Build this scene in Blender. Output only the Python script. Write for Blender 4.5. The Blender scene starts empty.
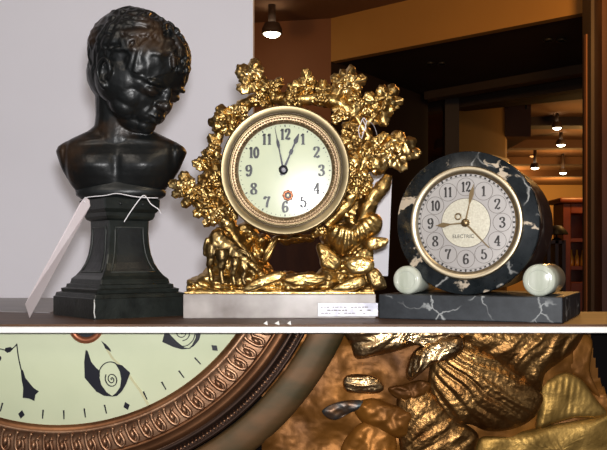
import bpy, bmesh, math, random
from mathutils import Vector, Matrix, noise
from math import sin, cos, pi, radians as R, sqrt

# ------------------------------------------------------------------ camera, world, exposure, main lights
F, HY, CZ = 880.0, 260.0, 1.0635          # focal length in px, horizon row, eye height (shelf top is z = 1)
scn = bpy.context.scene
col = scn.collection
cam_d = bpy.data.cameras.new('camera')
cam_d.sensor_width = 36; cam_d.lens = 36 * F / 607.0
cam_d.shift_y = (HY - 225) / 607.0
cam_d.clip_start = .02; cam_d.clip_end = 100
cam = bpy.data.objects.new('camera', cam_d); col.objects.link(cam)
cam.location = (0, 0, CZ); cam.rotation_euler = (pi / 2, 0, 0)
scn.camera = cam
scn.view_settings.view_transform = 'Standard'; scn.view_settings.look = 'None'
scn.view_settings.gamma = 1; scn.view_settings.use_curve_mapping = False
scn.view_settings.exposure = 0
wd = bpy.data.worlds.new('world'); scn.world = wd; wd.use_nodes = True
bg = wd.node_tree.nodes['Background']; bg.inputs[0].default_value = (.92, .94, 1, 1); bg.inputs[1].default_value = .42


def lamp(name, kind, loc, energy, color, size=.05, target=None, spot=None):
    l = bpy.data.lights.new(name, kind); l.energy = energy; l.color = color
    if kind == 'AREA': l.size = size
    else: l.shadow_soft_size = size
    if spot: l.spot_size = R(spot); l.spot_blend = .6
    o = bpy.data.objects.new(name, l); col.objects.link(o); o.location = loc
    if target is not None:
        o.rotation_euler = (Vector(target) - Vector(loc)).to_track_quat('-Z', 'Y').to_euler()
    return o


lamp('camera_flash', 'AREA', (.012, -.01, CZ + .06), 8.0, (1, .98, .97), .045, (0, .95, 1.05))
lamp('added_fill_light', 'AREA', (-.9, -.3, 2.3), 6, (1, .9, .78), .5, (-.1, .9, 1.05))  # unseen light, added for fill and reflections
lamp('added_fill_light', 'AREA', (.9, .2, 2.35), 5, (1, .8, .55), .35, (.1, .95, 1.05))  # second unseen light added for warm fill


def W(px, py, D=.965):
    return Vector(((px - 303.5) * D / F, D, CZ + (HY - py) * D / F))


# ------------------------------------------------------------------ materials
def new_mat(name):
    m = bpy.data.materials.new(name); m.use_nodes = True
    return m, m.node_tree, m.node_tree.nodes['Principled BSDF']


def ramp(nt, stops):
    r = nt.nodes.new('ShaderNodeValToRGB'); e = r.color_ramp.elements
    while len(e) < len(stops): e.new(.5)
    for i, (p, c) in enumerate(stops):
        e[i].position = p; e[i].color = (*c, 1)
    return r


def coords(nt):
    return nt.nodes.new('ShaderNodeTexCoord').outputs['Object']


def mat(name, c1, c2=None, scale=60, metallic=0., rough=.5, bump=0., bscale=None, detail=6, spec=.5, coat=0., rough2=None,
        stretch=None, mid=.5, wid=.2, bdist=.001, emit=None, es=0, sss=0):
    m, nt, b = new_mat(name)
    co = coords(nt)
    if stretch:
        mp = nt.nodes.new('ShaderNodeMapping'); mp.inputs['Scale'].default_value = stretch
        nt.links.new(co, mp.inputs[0]); co = mp.outputs[0]
    b.inputs['Base Color'].default_value = (*c1, 1)
    b.inputs['Metallic'].default_value = metallic; b.inputs['Roughness'].default_value = rough
    b.inputs['Specular IOR Level'].default_value = spec; b.inputs['Coat Weight'].default_value = coat
    if sss:
        b.inputs['Subsurface Weight'].default_value = sss; b.inputs['Subsurface Radius'].default_value = (.01, .01, .008)
        b.inputs['Subsurface Scale'].default_value = .5
    if emit:
        b.inputs['Emission Color'].default_value = (*emit, 1); b.inputs['Emission Strength'].default_value = es
    if c2:
        n = nt.nodes.new('ShaderNodeTexNoise'); n.inputs['Scale'].default_value = scale; n.inputs['Detail'].default_value = detail
        nt.links.new(co, n.inputs[0])
        r = ramp(nt, [(mid - wid, c1), (mid + wid, c2)]); nt.links.new(n.outputs[0], r.inputs[0])
        nt.links.new(r.outputs[0], b.inputs['Base Color'])
        if rough2 is not None:
            mr = nt.nodes.new('ShaderNodeMapRange'); nt.links.new(n.outputs[0], mr.inputs[0])
            mr.inputs[1].default_value = mid - wid; mr.inputs[2].default_value = mid + wid
            mr.inputs[3].default_value = rough; mr.inputs[4].default_value = rough2
            nt.links.new(mr.outputs[0], b.inputs['Roughness'])
    if bump:
        n2 = nt.nodes.new('ShaderNodeTexNoise'); n2.inputs['Scale'].default_value = bscale or scale; n2.inputs['Detail'].default_value = 4
        nt.links.new(co, n2.inputs[0])
        bp = nt.nodes.new('ShaderNodeBump'); bp.inputs['Strength'].default_value = bump; bp.inputs['Distance'].default_value = bdist
        nt.links.new(n2.outputs[0], bp.inputs['Height']); nt.links.new(bp.outputs[0], b.inputs['Normal'])
    return m


def marble(name, base, vein, patch, vscale=16, pscale=16, loc=(0, 0, 0), vth=.02, pth=.66, rough=.14):
    m, nt, b = new_mat(name)
    co = coords(nt); L = nt.links.new
    mp = nt.nodes.new('ShaderNodeMapping'); mp.inputs['Location'].default_value = loc; L(co, mp.inputs[0])
    nz = nt.nodes.new('ShaderNodeTexNoise'); nz.inputs['Scale'].default_value = 22; nz.inputs['Detail'].default_value = 5; L(mp.outputs[0], nz.inputs[0])
    mx = nt.nodes.new('ShaderNodeVectorMath'); mx.operation = 'MULTIPLY_ADD'; L(nz.outputs['Color'], mx.inputs[0])
    mx.inputs[1].default_value = (.05, .05, .05); L(mp.outputs[0], mx.inputs[2])
    vo = nt.nodes.new('ShaderNodeTexVoronoi'); vo.feature = 'DISTANCE_TO_EDGE'; vo.inputs['Scale'].default_value = vscale; L(mx.outputs[0], vo.inputs['Vector'])
    r1 = ramp(nt, [(0, (1, 1, 1)), (vth, (0, 0, 0))]); L(vo.outputs[0], r1.inputs[0])
    nm = nt.nodes.new('ShaderNodeTexNoise'); nm.inputs['Scale'].default_value = 30; L(mp.outputs[0], nm.inputs[0])
    r1b = ramp(nt, [(.42, (0, 0, 0)), (.62, (1, 1, 1))]); L(nm.outputs[0], r1b.inputs[0])
    mul = nt.nodes.new('ShaderNodeMath'); mul.operation = 'MULTIPLY'; L(r1.outputs[0], mul.inputs[0]); L(r1b.outputs[0], mul.inputs[1])
    cl = nt.nodes.new('ShaderNodeTexNoise'); cl.inputs['Scale'].default_value = 28; cl.inputs['Detail'].default_value = 8; cl.inputs['Roughness'].default_value = .7; L(mp.outputs[0], cl.inputs[0])
    rb = ramp(nt, [(.35, base), (.8, tuple(min(1, x * 2.6 + .03) for x in base))]); L(cl.outputs[0], rb.inputs[0])
    m1 = nt.nodes.new('ShaderNodeMix'); m1.data_type = 'RGBA'; L(mul.outputs[0], m1.inputs[0]); L(rb.outputs[0], m1.inputs[6]); m1.inputs[7].default_value = (*vein, 1)
    pn = nt.nodes.new('ShaderNodeTexNoise'); pn.inputs['Scale'].default_value = pscale; pn.inputs['Detail'].default_value = 5; pn.inputs['Distortion'].default_value = 1.5; L(mx.outputs[0], pn.inputs[0])
    r2 = ramp(nt, [(pth, (0, 0, 0)), (pth + .03, (1, 1, 1))]); L(pn.outputs[0], r2.inputs[0])
    m2 = nt.nodes.new('ShaderNodeMix'); m2.data_type = 'RGBA'; L(r2.outputs[0], m2.inputs[0]); L(m1.outputs[2], m2.inputs[6]); m2.inputs[7].default_value = (*patch, 1)
    L(m2.outputs[2], b.inputs['Base Color']); b.inputs['Roughness'].default_value = rough
    return m


M = {}
M['gold'] = mat('gilt_metal', (.34, .20, .062), (.68, .47, .18), 55, 1, .42, .55, 260, rough2=.27, bdist=.0012)
M['gold_bright'] = mat('gilt_bright', (.52, .33, .11), (.84, .61, .27), 60, 1, .4, .4, 260, rough2=.26)
M['gold_dark'] = mat('gilt_tarnished', (.12, .085, .045), (.48, .32, .12), 60, 1, .42, .4, 200, rough2=.3)
M['bezel'] = mat('tarnished_brass', (.25, .20, .11), (.40, .31, .18), 40, 1, .42, .15, 90, bdist=.0005)
M['bezel_line'] = mat('dark_brass_line', (.09, .07, .05), None, 50, 1, .4)
M['copper'] = mat('copper_ring', (.32, .22, .13), (.47, .34, .21), 90, 1, .45, .2, 300, bdist=.0005)
M['enamel'] = mat('cream_enamel', (.62, .68, .49), (.67, .72, .51), 40, 0, .22, spec=.5)
M['ink'] = mat('black_ink', (.008, .008, .012), rough=.4)
M['hand_black'] = mat('blackened_steel', (.012, .012, .02), metallic=.3, rough=.3)
M['red_brass'] = mat('red_copper', (.45, .16, .08), metallic=.7, rough=.35)
M['bronze_black'] = mat('black_patina', (.007, .008, .009), (.024, .028, .028), 45, .15, .44, .35, 160, rough2=.36, spec=.6, bdist=.001)
M['bronze_body'] = mat('black_patina_worn', (.0085, .010, .0105), (.060, .028, .010), 11, .15, .38, .5, 150, rough2=.45, spec=.6, mid=.62, wid=.07)
M['pedestal'] = mat('black_pedestal', (.007, .009, .008), (.022, .027, .024), 60, .1, .34, .5, 300, spec=.5, bdist=.0006)
M['pedestal_edge'] = mat('worn_edge', (.05, .055, .05), rough=.4)
M['chip'] = mat('white_chip', (.75, .75, .72), rough=.7)
M['onyx'] = mat('alabaster', (.24, .205, .19), (.54, .50, .48), 24, 0, .22, detail=8, spec=.5, sss=.1)
M['onyx_green'] = mat('pale_green_onyx', (.46, .50, .40), (.66, .69, .60), 40, 0, .15, detail=5, spec=.5, stretch=(3, 1, .6))
M['marble'] = marble('black_marble', (.0025, .0048, .0065), (.50, .50, .48), (.60, .50, .38), vscale=15, pscale=20, pth=.56, rough=.2)
M['marble_drum'] = marble('black_marble_side', (.0025, .0045, .0085), (.4, .4, .38), (.60, .50, .38), vscale=13, pth=.7, rough=.3)
M['marble_slab'] = marble('black_marble_slab', (.005, .008, .012), (.42, .44, .44), (.55, .45, .36), vscale=21, loc=(.7, .2, .4), pth=.66, vth=.022, rough=.5)
M['silver_dial'] = mat('silver_dial', (.42, .39, .375), (.54, .51, .48), 12, .25, .36)
M['gold_dial'] = mat('pale_gold_dial', (.62, .57, .44), (.78, .74, .60), 500, .35, .32, .4, 900, stretch=(1, 1, 1), bdist=.0003)
M['bezel_gold'] = mat('pale_gold_bezel', (.60, .50, .34), None, 1, 1, .38)
M['brass_hand'] = mat('brass_hand', (.23, .16, .08), metallic=.8, rough=.35)
M['dial_ink'] = mat('brown_ink', (.03, .025, .022), rough=.5)
M['dial_line'] = mat('grey_line', (.16, .14, .12), rough=.5)
M['paper'] = mat('paper_tag', (.80, .79, .84), rough=.7)
M['paper_pink'] = mat('paper_tag_old', (.66, .58, .60), (.72, .66, .68), 30, rough=.7)
M['thread'] = mat('white_thread', (.85, .83, .86), rough=.8)
M['plate'] = mat('silver_plate', (.32, .32, .38), (.6, .6, .66), 120, .3, .4, detail=2)
M['backdrop'] = mat('white_wall_paint', (.86, .85, .93), (.89, .88, .96), 6, 0, .7)
M['card'] = mat('grey_card', (.30, .28, .29), (.36, .34, .35), 20, 0, .5)
M['wood'] = mat('brown_wood', (.055, .026, .013), (.135, .07, .038), 30, 0, .5, .25, 60, stretch=(.25, 2.4, 2.4), spec=.25)
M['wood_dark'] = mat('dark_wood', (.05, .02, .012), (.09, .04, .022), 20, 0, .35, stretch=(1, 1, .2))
M['white_paint'] = mat('white_paint', (.95, .95, .93), rough=.5)
M['tan'] = mat('tan_paint', (.44, .235, .06), (.50, .27, .07), 2, 0, .75)
M['brown'] = mat('brown_paint', (.20, .085, .04), (.25, .11, .05), 2, 0, .75)
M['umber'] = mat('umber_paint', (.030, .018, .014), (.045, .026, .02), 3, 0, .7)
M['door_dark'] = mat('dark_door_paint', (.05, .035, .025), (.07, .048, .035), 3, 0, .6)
M['ceil'] = mat('ceiling_paint', (.17, .09, .05), (.21, .11, .06), 2, 0, .85)
M['carpet'] = mat('carpet', (.09, .05, .035), (.13, .07, .05), 90, 0, .95)
M['cherry'] = mat('cherry_wood', (.28, .06, .02), (.38, .10, .03), 8, 0, .35)
M['cream_wall'] = mat('yellow_wall_paint', (.62, .40, .16), (.68, .44, .18), 1.5, 0, .8)
M['deep_shade'] = mat('deep_shade_black', (.004, .003, .003), rough=.95, spec=.05)  # deep shade put into the colour, not a cloth
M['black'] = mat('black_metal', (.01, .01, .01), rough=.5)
M['lamp_on'] = mat('lit_lamp', (1, .9, .7), rough=.5, emit=(1, .86, .6), es=14)
M['lamp_dim'] = mat('dim_lamp', (1, .6, .3), rough=.5, emit=(1, .45, .15), es=1.2)
M['amber'] = mat('amber_glass', (.75, .42, .08), rough=.15)
# close-up materials
M['big_enamel'] = mat('old_cream_enamel', (.58, .63, .43), (.65, .69, .48), 14, 0, .25)
M['big_ink'] = mat('glossy_black_paint', (.006, .006, .012), rough=.28)
M['big_copper'] = mat('aged_copper', (.12, .05, .022), (.26, .12, .055), 22, .85, .36, .2, 80)
M['big_eggs'] = mat('pink_copper', (.22, .11, .06), (.40, .235, .14), 60, .9, .44, .3, 200)
M['big_steel'] = mat('dark_polished_bronze', (.05, .03, .02), (.10, .06, .045), 20, .9, .25)
M['big_green'] = mat('verdigris_bronze', (.022, .026, .008), (.13, .060, .020), 17, .4, .55, .2, 30, stretch=(1, 1, 2))
M['big_bronze'] = mat('brown_bronze', (.04, .014, .003), (.26, .10, .014), 14, .5, .5, .4, 60, rough2=.42, bdist=.002, spec=.25)
M['big_fleece'] = mat('rubbed_bronze', (.11, .045, .012), (.34, .19, .065), 30, .95, .42, .6, 190, rough2=.32, bdist=.002)
M['big_gold'] = mat('rubbed_gilt', (.30, .18, .08), (.62, .44, .24), 50, 1, .4, .7, 130, rough2=.2, bdist=.003)
M['big_leaf'] = mat('old_gold_leaf', (.17, .095, .02), (.38, .235, .065), 30, .85, .46, .4, 120, bdist=.002)
M['big_blue'] = mat('blue_tarnish', (.12, .05, .012), (.03, .07, .09), 60, .7, .4, .4, 60)

# ------------------------------------------------------------------ object helpers
WL = {}


def put(o, parent):
    col.objects.link(o)
    if parent:
        o.parent = parent
        WL[o.name] = WL[parent.name].copy()
    else:
        WL[o.name] = o.location.copy()
    return o


def thing(name, label, cat, loc, group=None):
    o = bpy.data.objects.new(name, None); o.location = loc; o.empty_display_size = .02
    put(o, None); o['label'] = label; o['category'] = cat
    if group: o['group'] = group
    return o


def tag(o, label, cat, group=None):
    o['label'] = label; o['category'] = cat
    if group: o['group'] = group
    return o


class MB:
    """collects geometry in world coordinates; build() links it as one mesh object"""
    def __init__(s): s.v = []; s.f = []; s.sm = []; s.mi = []

    def add(s, vs, fs, smooth=True, mi=0):
        k = len(s.v); s.v += [tuple(v) for v in vs]
        for f in fs:
            s.f.append(tuple(i + k for i in f)); s.sm.append(smooth); s.mi.append(mi)
        return s

    def build(s, name, m, parent=None, loc=None, kind=None, recalc=True, clip=None):
        me = bpy.data.meshes.new(name); me.from_pydata(s.v, [], s.f)
        for p, a, b in zip(me.polygons, s.sm, s.mi): p.use_smooth = a; p.material_index = b
        for mm in (m if isinstance(m, list) else [m]): me.materials.append(mm)
        bm = bmesh.new(); bm.from_mesh(me)
        if clip is not None:
            for (pt, nr) in clip:
                g = bm.verts[:] + bm.edges[:] + bm.faces[:]
                r = bmesh.ops.bisect_plane(bm, geom=g, plane_co=pt, plane_no=nr, clear_outer=True)
                ed = [e for e in r['geom_cut'] if isinstance(e, bmesh.types.BMEdge)]
                if ed:
                    try: bmesh.ops.holes_fill(bm, edges=ed)
                    except Exception: pass
        if recalc: bmesh.ops.recalc_face_normals(bm, faces=bm.faces)
        bm.to_mesh(me); bm.free()
        o = bpy.data.objects.new(name, me)
        if parent is not None:
            put(o, parent); off = WL[parent.name]
        else:
            if loc is None:
                xs = [v.co for v in me.vertices]
                loc = Vector((sum((min(c[i] for c in xs), max(c[i] for c in xs))) / 2 for i in range(3)))
                loc.z = min(c.z for c in xs)
            o.location = loc; put(o, None); off = Vector(loc)
        me.transform(Matrix.Translation(-off))
        if kind: o['kind'] = kind
        return o


def box(mb, x0, x1, y0, y1, z0, z1, bev=0, mi=0, M4=None):
    bm = bmesh.new(); bmesh.ops.create_cube(bm, size=1)
    for v in bm.verts:
        v.co = Vector(((x0 + x1) / 2 + v.co.x * (x1 - x0), (y0 + y1) / 2 + v.co.y * (y1 - y0), (z0 + z1) / 2 + v.co.z * (z1 - z0)))
    if bev: bmesh.ops.bevel(bm, geom=bm.edges[:], offset=bev, segments=2, affect='EDGES', profile=.5)
    bm.verts.ensure_lookup_table()
    vs = [(M4 @ v.co) if M4 else v.co.copy() for v in bm.verts]
    fs = [[v.index for v in f.verts] for f in bm.faces]
    bm.verts.index_update()
    mb.add(vs, [[v.index for v in f.verts] for f in bm.faces], False, mi); bm.free()
    return mb


def prism(mb, poly, z0, z1, mi=0):
    n = len(poly)
    vs = [(x, y, z0) for x, y in poly] + [(x, y, z1) for x, y in poly]
    fs = [list(range(n))[::-1], list(range(n, 2 * n))] + [[i, (i + 1) % n, n + (i + 1) % n, n + i] for i in range(n)]
    return mb.add(vs, fs, False, mi)


def catmull(pts, k=6, closed=False):
    P = [Vector(p) for p in pts]; n = len(P); out = []
    rng = range(n) if closed else range(n - 1)
    for i in rng:
        a = P[(i - 1) % n] if (closed or i) else P[0]; b = P[i]; c = P[(i + 1) % n]
        d = P[(i + 2) % n] if (closed or i + 2 < n) else P[-1]
        for j in range(k):
            t = j / k
            out.append(.5 * ((2 * b) + (c - a) * t + (2 * a - 5 * b + 4 * c - d) * t * t + (3 * b - a - 3 * c + d) * t ** 3))
    if not closed: out.append(P[-1].copy())
    return out


def tube(mb, pts, rad, n=10, closed=False, mi=0, rough=0, seed=0, caps=True):
    """rad: number or list the length of pts"""
    P = [Vector(p) for p in pts]; N = len(P)
    rr = rad if isinstance(rad, (list, tuple)) else [rad] * N
    vs = []; up = Vector((.13, .21, .97)).normalized()
    for i in range(N):
        a = P[(i - 1) % N] if (closed or i) else P[0]; c = P[(i + 1) % N] if (closed or i + 1 < N) else P[-1]
        t = (c - a).normalized()
        x = t.cross(up)
        if x.length < 1e-4: x = t.cross(Vector((1, 0, 0)))
        x.normalize(); y = t.cross(x).normalized(); up = x.cross(t) if False else up
        for j in range(n):
            g = 2 * pi * j / n; r = rr[i]
            q = P[i] + (x * cos(g) + y * sin(g)) * r
            if rough: q = P[i] + (q - P[i]) * (1 + rough * noise.noise(q * 190 + Vector((seed, 0, 0))) + rough * .5 * sin(5 * g + i * .4))
            vs.append(q)
    fs = []
    for i in range(N if closed else N - 1):
        for j in range(n):
            k = (i + 1) % N
            fs.append([i * n + j, i * n + (j + 1) % n, k * n + (j + 1) % n, k * n + j])
    if not closed and caps: fs += [list(range(n)), list(range((N - 1) * n, N * n))]
    return mb.add(vs, fs, True, mi)


def ellipsoid(mb, c, r, rot=None, sub=2, mi=0):
    bm = bmesh.new(); bmesh.ops.create_icosphere(bm, subdivisions=sub, radius=1)
    bm.verts.index_update()
    vs = []
    for v in bm.verts:
        q = Vector((v.co.x * r[0], v.co.y * r[1], v.co.z * r[2]))
        if rot is not None: q = rot @ q
        vs.append(Vector(c) + q)
    mb.add(vs, [[v.index for v in f.verts] for f in bm.faces], True, mi); bm.free()
    return mb


def lathe(mb, Mx, prof, n=96, mi=0, smooth=True, a0=0, a1=2 * pi):
    """profile (radius, height along local Z) revolved about local Z of Mx"""
    full = abs(a1 - a0 - 2 * pi) < 1e-6; m = n if full else n + 1
    vs = [Mx @ Vector((r * cos(a0 + (a1 - a0) * i / n), r * sin(a0 + (a1 - a0) * i / n), h)) for i in range(m) for (r, h) in prof]
    k = len(prof); fs = []
    for i in range(n):
        j = (i + 1) % m
        for q in range(k - 1):
            fs.append([i * k + q, j * k + q, j * k + q + 1, i * k + q + 1])
    if prof[0][0] < 1e-6 or prof[-1][0] < 1e-6:
        pass
    return mb.add(vs, fs, smooth, mi)


def frame(c, yaw):
    """face frame: local X to the right, Y up, Z out towards the viewer; yaw turns the face to the left"""
    s, co = sin(yaw), cos(yaw)
    m = Matrix(((co, 0, -s, 0), (-s, 0, -co, 0), (0, 1, 0, 0), (0, 0, 0, 1)))
    return Matrix.Translation(c) @ m


def ribbon(mb, Mx, pts, th=.17, tv=.05, z0=0, z1=.0003, nib=.15):
    """broad nib stroke: constant pen shape swept along the path, flat slab of ink"""
    P = [Vector((p[0], p[1])) for p in pts]
    for i in range(len(P) - 1):
        a, b = P[i], P[i + 1]
        d = (b - a)
        if d.length < 1e-9: continue
        d.normalize(); nrm = Vector((-d.y, d.x))
        w = abs(d.y * cos(nib) - d.x * sin(nib)) * th / 2 + tv / 2
        a2 = a - d * tv * .3; b2 = b + d * tv * .3
        q = [a2 + nrm * w, a2 - nrm * w, b2 - nrm * w, b2 + nrm * w]
        vs = [Mx @ Vector((p.x, p.y, z0)) for p in q] + [Mx @ Vector((p.x, p.y, z1 + i * 1e-7)) for p in q]
        mb.add(vs, [[0, 1, 2, 3], [4, 5, 6, 7], [0, 1, 5, 4], [1, 2, 6, 5], [2, 3, 7, 6], [3, 0, 4, 7]], False)


G = {
 '0': [([(.3, 1), (.08, .75), (.06, .3), (.3, 0), (.54, .3), (.52, .75), (.3, 1)], 1)],
 '1': [([(.3, 0), (.3, 1)], 0), ([(.3, .98), (.12, .8)], 0), ([(.12, .02), (.48, .02)], 0)],
 '2': [([(.16, .72), (.08, .8), (.15, .95), (.32, 1), (.52, .92), (.52, .7), (.35, .42), (.08, .05)], 1), ([(.08, .06), (.3, .1), (.45, .02), (.58, .18)], 1)],
 '3': [([(.14, .78), (.12, .9), (.3, 1), (.5, .9), (.47, .65), (.27, .54), (.5, .44), (.56, .2), (.35, 0), (.12, .06), (.12, .2)], 1)],
 '4': [([(.44, 0), (.44, 1)], 0), ([(.44, .98), (.04, .3)], 0), ([(.04, .3), (.62, .3)], 0), ([(.28, .02), (.6, .02)], 0)],
 '5': [([(.52, 1), (.18, .95)], 0), ([(.17, .97), (.13, .56)], 0), ([(.13, .56), (.35, .63), (.56, .4), (.5, .1), (.28, 0), (.1, .1), (.14, .22)], 1)],
 '6': [([(.5, .8), (.48, .93), (.34, 1), (.15, .8), (.08, .4), (.15, .08), (.32, 0), (.53, .14), (.52, .42), (.33, .55), (.12, .36)], 1)],
 '7': [([(.05, .76), (.1, .97), (.3, .92), (.57, 1)], 1), ([(.57, 1), (.36, .5), (.28, 0)], 1)],
 '8': [([(.3, .54), (.1, .72), (.14, .93), (.3, 1), (.47, .92), (.5, .72), (.3, .54), (.08, .32), (.1, .08), (.3, 0), (.52, .08), (.54, .32), (.3, .54)], 1)],
 '9': [([(.12, .2), (.13, .06), (.28, 0), (.47, .2), (.54, .6), (.46, .92), (.3, 1), (.08, .88), (.08, .58), (.28, .45), (.5, .62)], 1)],
}


def numeral(mb, Mx, text, cx, cy, h, wscale=1., th=.2, z0=0, z1=.0003):
    adv = .66; tot = adv * len(text) - .06
    for k, ch in enumerate(text):
        for pts, curve in G[ch]:
            P = [((x + adv * k - tot / 2) * wscale, y - .5) for x, y in pts]
            P = catmull([(x, y, 0) for x, y in P], 6) if curve else [Vector((x, y, 0)) for x, y in P]
            ribbon(mb, Mx, [(cx + p.x * h, cy + p.y * h) for p in P], th * h, .06 * h, z0, z1)


def remeshed(mb, voxel, smooth=2, disp=None):
    """union of the collected blobs by voxel remesh, then displaced vertex by vertex; returns a new MB"""
    me = bpy.data.meshes.new('tmp'); me.from_pydata(mb.v, [], mb.f)
    o = bpy.data.objects.new('tmp', me); col.objects.link(o)
    r = o.modifiers.new('r', 'REMESH'); r.mode = 'VOXEL'; r.voxel_size = voxel; r.use_smooth_shade = True
    if smooth:
        s = o.modifiers.new('s', 'SMOOTH'); s.iterations = smooth; s.factor = .5
    dg = bpy.context.evaluated_depsgraph_get(); ev = o.evaluated_get(dg)
    m2 = bpy.data.meshes.new_from_object(ev)
    out = MB()
    vs = [v.co.copy() for v in m2.vertices]; ns = [v.normal.copy() for v in m2.vertices]
    if disp: vs = [disp(v, n) for v, n in zip(vs, ns)]
    out.add(vs, [list(p.vertices) for p in m2.polygons], True)
    bpy.data.objects.remove(o); bpy.data.meshes.remove(me); bpy.data.meshes.remove(m2)
    return out


def puff(mb, outline, D, h, fn=None, rings=16, back=.3, cx=None, cy=None, power=2.2, base=.0, tiltx=0, tilty=0, per=6):
    """a solid relief boss over a pixel-measured outline, h metres thick towards the viewer"""
    O = catmull([(p[0], p[1], 0) for p in outline], per, True)
    c = Vector((sum(p.x for p in O) / len(O), sum(p.y for p in O) / len(O), 0))
    if cx is not None: c = Vector((cx, cy, 0))
    n = len(O); vs = []; fs = []
    for side in (1, -1):
        vs.append(None); c0 = len(vs) - 1
        q = W(c.x, c.y, D)
        hh = h * (1 if side == 1 else -back)
        ex = (fn(c.x, c.y, 0) if fn and side == 1 else 0)
        vs[c0] = q + Vector((0, -hh - ex, 0))
        for i in range(1, rings + 1):
            t = sin(i / rings * pi / 2) if i < rings else 1
            for p in O:
                x = c.x + (p.x - c.x) * t; y = c.y + (p.y - c.y) * t
                q = W(x, y, D)
                z = hh * max(0, 1 - t ** power) ** .6
                if fn and side == 1: z += fn(x, y, t) * min(1, (1 - t) * 6)
                z += (x - c.x) * tiltx + (y - c.y) * tilty
                vs.append(q + Vector((0, -z - base, 0)))
        for j in range(n):
            k = (j + 1) % n
            fs.append([c0, c0 + 1 + j, c0 + 1 + k])
            for i in range(rings - 1):
                a = c0 + 1 + i * n
                fs.append([a + j, a + n + j, a + n + k, a + k])
    # weld the two rims
    k0 = 1 + (rings - 1) * n; k1 = (1 + rings * n) + 1 + (rings - 1) * n
    mp = {k1 + j: k0 + j for j in range(n)}
    fs = [[mp.get(i, i) for i in f] for f in fs]
    used = sorted(set(i for f in fs for i in f)); rm = {o: i for i, o in enumerate(used)}
    mb.add([vs[i] for i in used], [[rm[i] for i in f] for f in fs], True)
    return mb


def vine_leaf(mb, c, size, direction, normal, seed, lobes=5, curl=.35, th=.0011):
    """lobed, crinkled, cupped leaf with real thickness. direction: stem to tip; normal: face"""
    rnd = random.Random(seed)
    z = Vector(normal).normalized(); y = Vector(direction); y = (y - z * y.dot(z)).normalized(); x = y.cross(z)
    nr, na = 9, 50; ph = rnd.uniform(-.2, .2); vs = []
    asp = rnd.uniform(.8, 1.0); cz = rnd.uniform(.6, 1.3) * curl
    for side in (0, 1):
        for i in range(nr + 1):
            t = i / nr
            for j in range(na):
                a = 2 * pi * j / na
                lob = abs(cos(lobes * a / 2)) ** .6
                rr = (.60 + .26 * lob + .30 * max(0, cos(a)) ** 2 + .05 * sin(13 * a + seed)) * size
                if cos(a) < -.93: rr *= .7
                px = sin(a + ph) * rr * t * asp; py = cos(a + ph) * rr * t + .3 * size
                hgt = size * (.10 * t * cos(lobes * a) - cz * t * t * .6 + .12 * (1 - t))
                hgt += size * .16 * noise.noise(Vector((px, py, seed * .01)) * (3.2 / size)) + size * .035 * abs(sin(lobes * a * 2)) * t
                if side: hgt -= th + size * .05 * (1 - t)
                vs.append(Vector(c) + x * px + y * (py - .3 * size) + z * hgt)
    fs = []; o = (nr + 1) * na
    for s in (0, 1):
        for i in range(nr):
            for j in range(na):
                k = (j + 1) % na; a = s * o + i * na
                fs.append([a + j, a + k, a + na + k, a + na + j])
    for j in range(na):
        k = (j + 1) % na; fs.append([nr * na + j, nr * na + k, o + nr * na + k, o + nr * na + j])
    mb.add(vs, fs, True)


# ------------------------------------------------------------------ the room
mb = MB(); box(mb, -6, 9, -3, 18, -.05, 0); mb.build('floor', M['carpet'], loc=(0, 0, -.05), kind='structure')
CEIL = CZ + 1.45
mb = MB(); box(mb, -6, 9, -3, 18, CEIL, CEIL + .1); mb.build('ceiling', M['ceil'], loc=(0, 5, CEIL), kind='structure')
mb = MB(); box(mb, -6.1, -6, -3, 18, 0, CEIL); mb.build('wall_left', M['brown'], kind='structure')
mb = MB(); box(mb, 9, 9.1, -3, 18, 0, CEIL); mb.build('wall_right', M['brown'], kind='structure')
mb = MB(); box(mb, -6, 9, 17, 17.1, 0, CEIL); mb.build('wall_back', M['cream_wall'], kind='structure')

# wall left of the wide opening, its deep dark jamb, the bulkhead and dark soffit over the opening
A = (.165, 5.28); A2 = (.92, 6.5)
mb = MB(); prism(mb, [(-6, 6.6), (A[0], A[1]), (A[0] + .02, A[1] + .05), (-6, 6.75)], 0, CEIL); mb.build('wall_opening', M['brown'], kind='structure')
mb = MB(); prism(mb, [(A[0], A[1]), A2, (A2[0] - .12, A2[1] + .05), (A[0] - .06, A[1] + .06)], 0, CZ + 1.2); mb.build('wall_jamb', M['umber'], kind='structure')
SOF = CZ + 1.2
B = (2.3, 3.39)
mb = MB(); prism(mb, [(-6, 6.57), (A[0] - .02, A[1] - .025), (A[0] - .02, A[1] - .002), (-6, 6.597)], 0, 1.45); mb.build('trim_8', M['wood_dark'], kind='structure')  # added dark panel standing in for shade on the lower wall
mb = MB(); prism(mb, [A, B, (B[0] + .03, B[1] + .05), (A[0] + .03, A[1] + .05)], SOF - .01, CEIL); mb.build('wall_bulkhead', M['tan'], kind='structure')
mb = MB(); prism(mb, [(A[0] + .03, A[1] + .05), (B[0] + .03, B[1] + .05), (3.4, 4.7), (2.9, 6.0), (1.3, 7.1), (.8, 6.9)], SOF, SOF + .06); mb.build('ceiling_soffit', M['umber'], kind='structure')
# track beams under the soffit: stepped lintels of the folding door
for i, (dy, hz, w) in enumerate([(0, .055, .06), (.22, .03, .05), (.55, .07, .09)]):
    mb = MB(); p0 = (.86, 6.28 + dy); p1 = (3.1, 3.9 + dy)
    prism(mb, [p0, p1, (p1[0] + w, p1[1] + w), (p0[0] + w, p0[1] + w)], SOF - hz, SOF)
    mb.build('trim_%d' % (i + 1), M['door_dark'], kind='structure')
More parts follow.
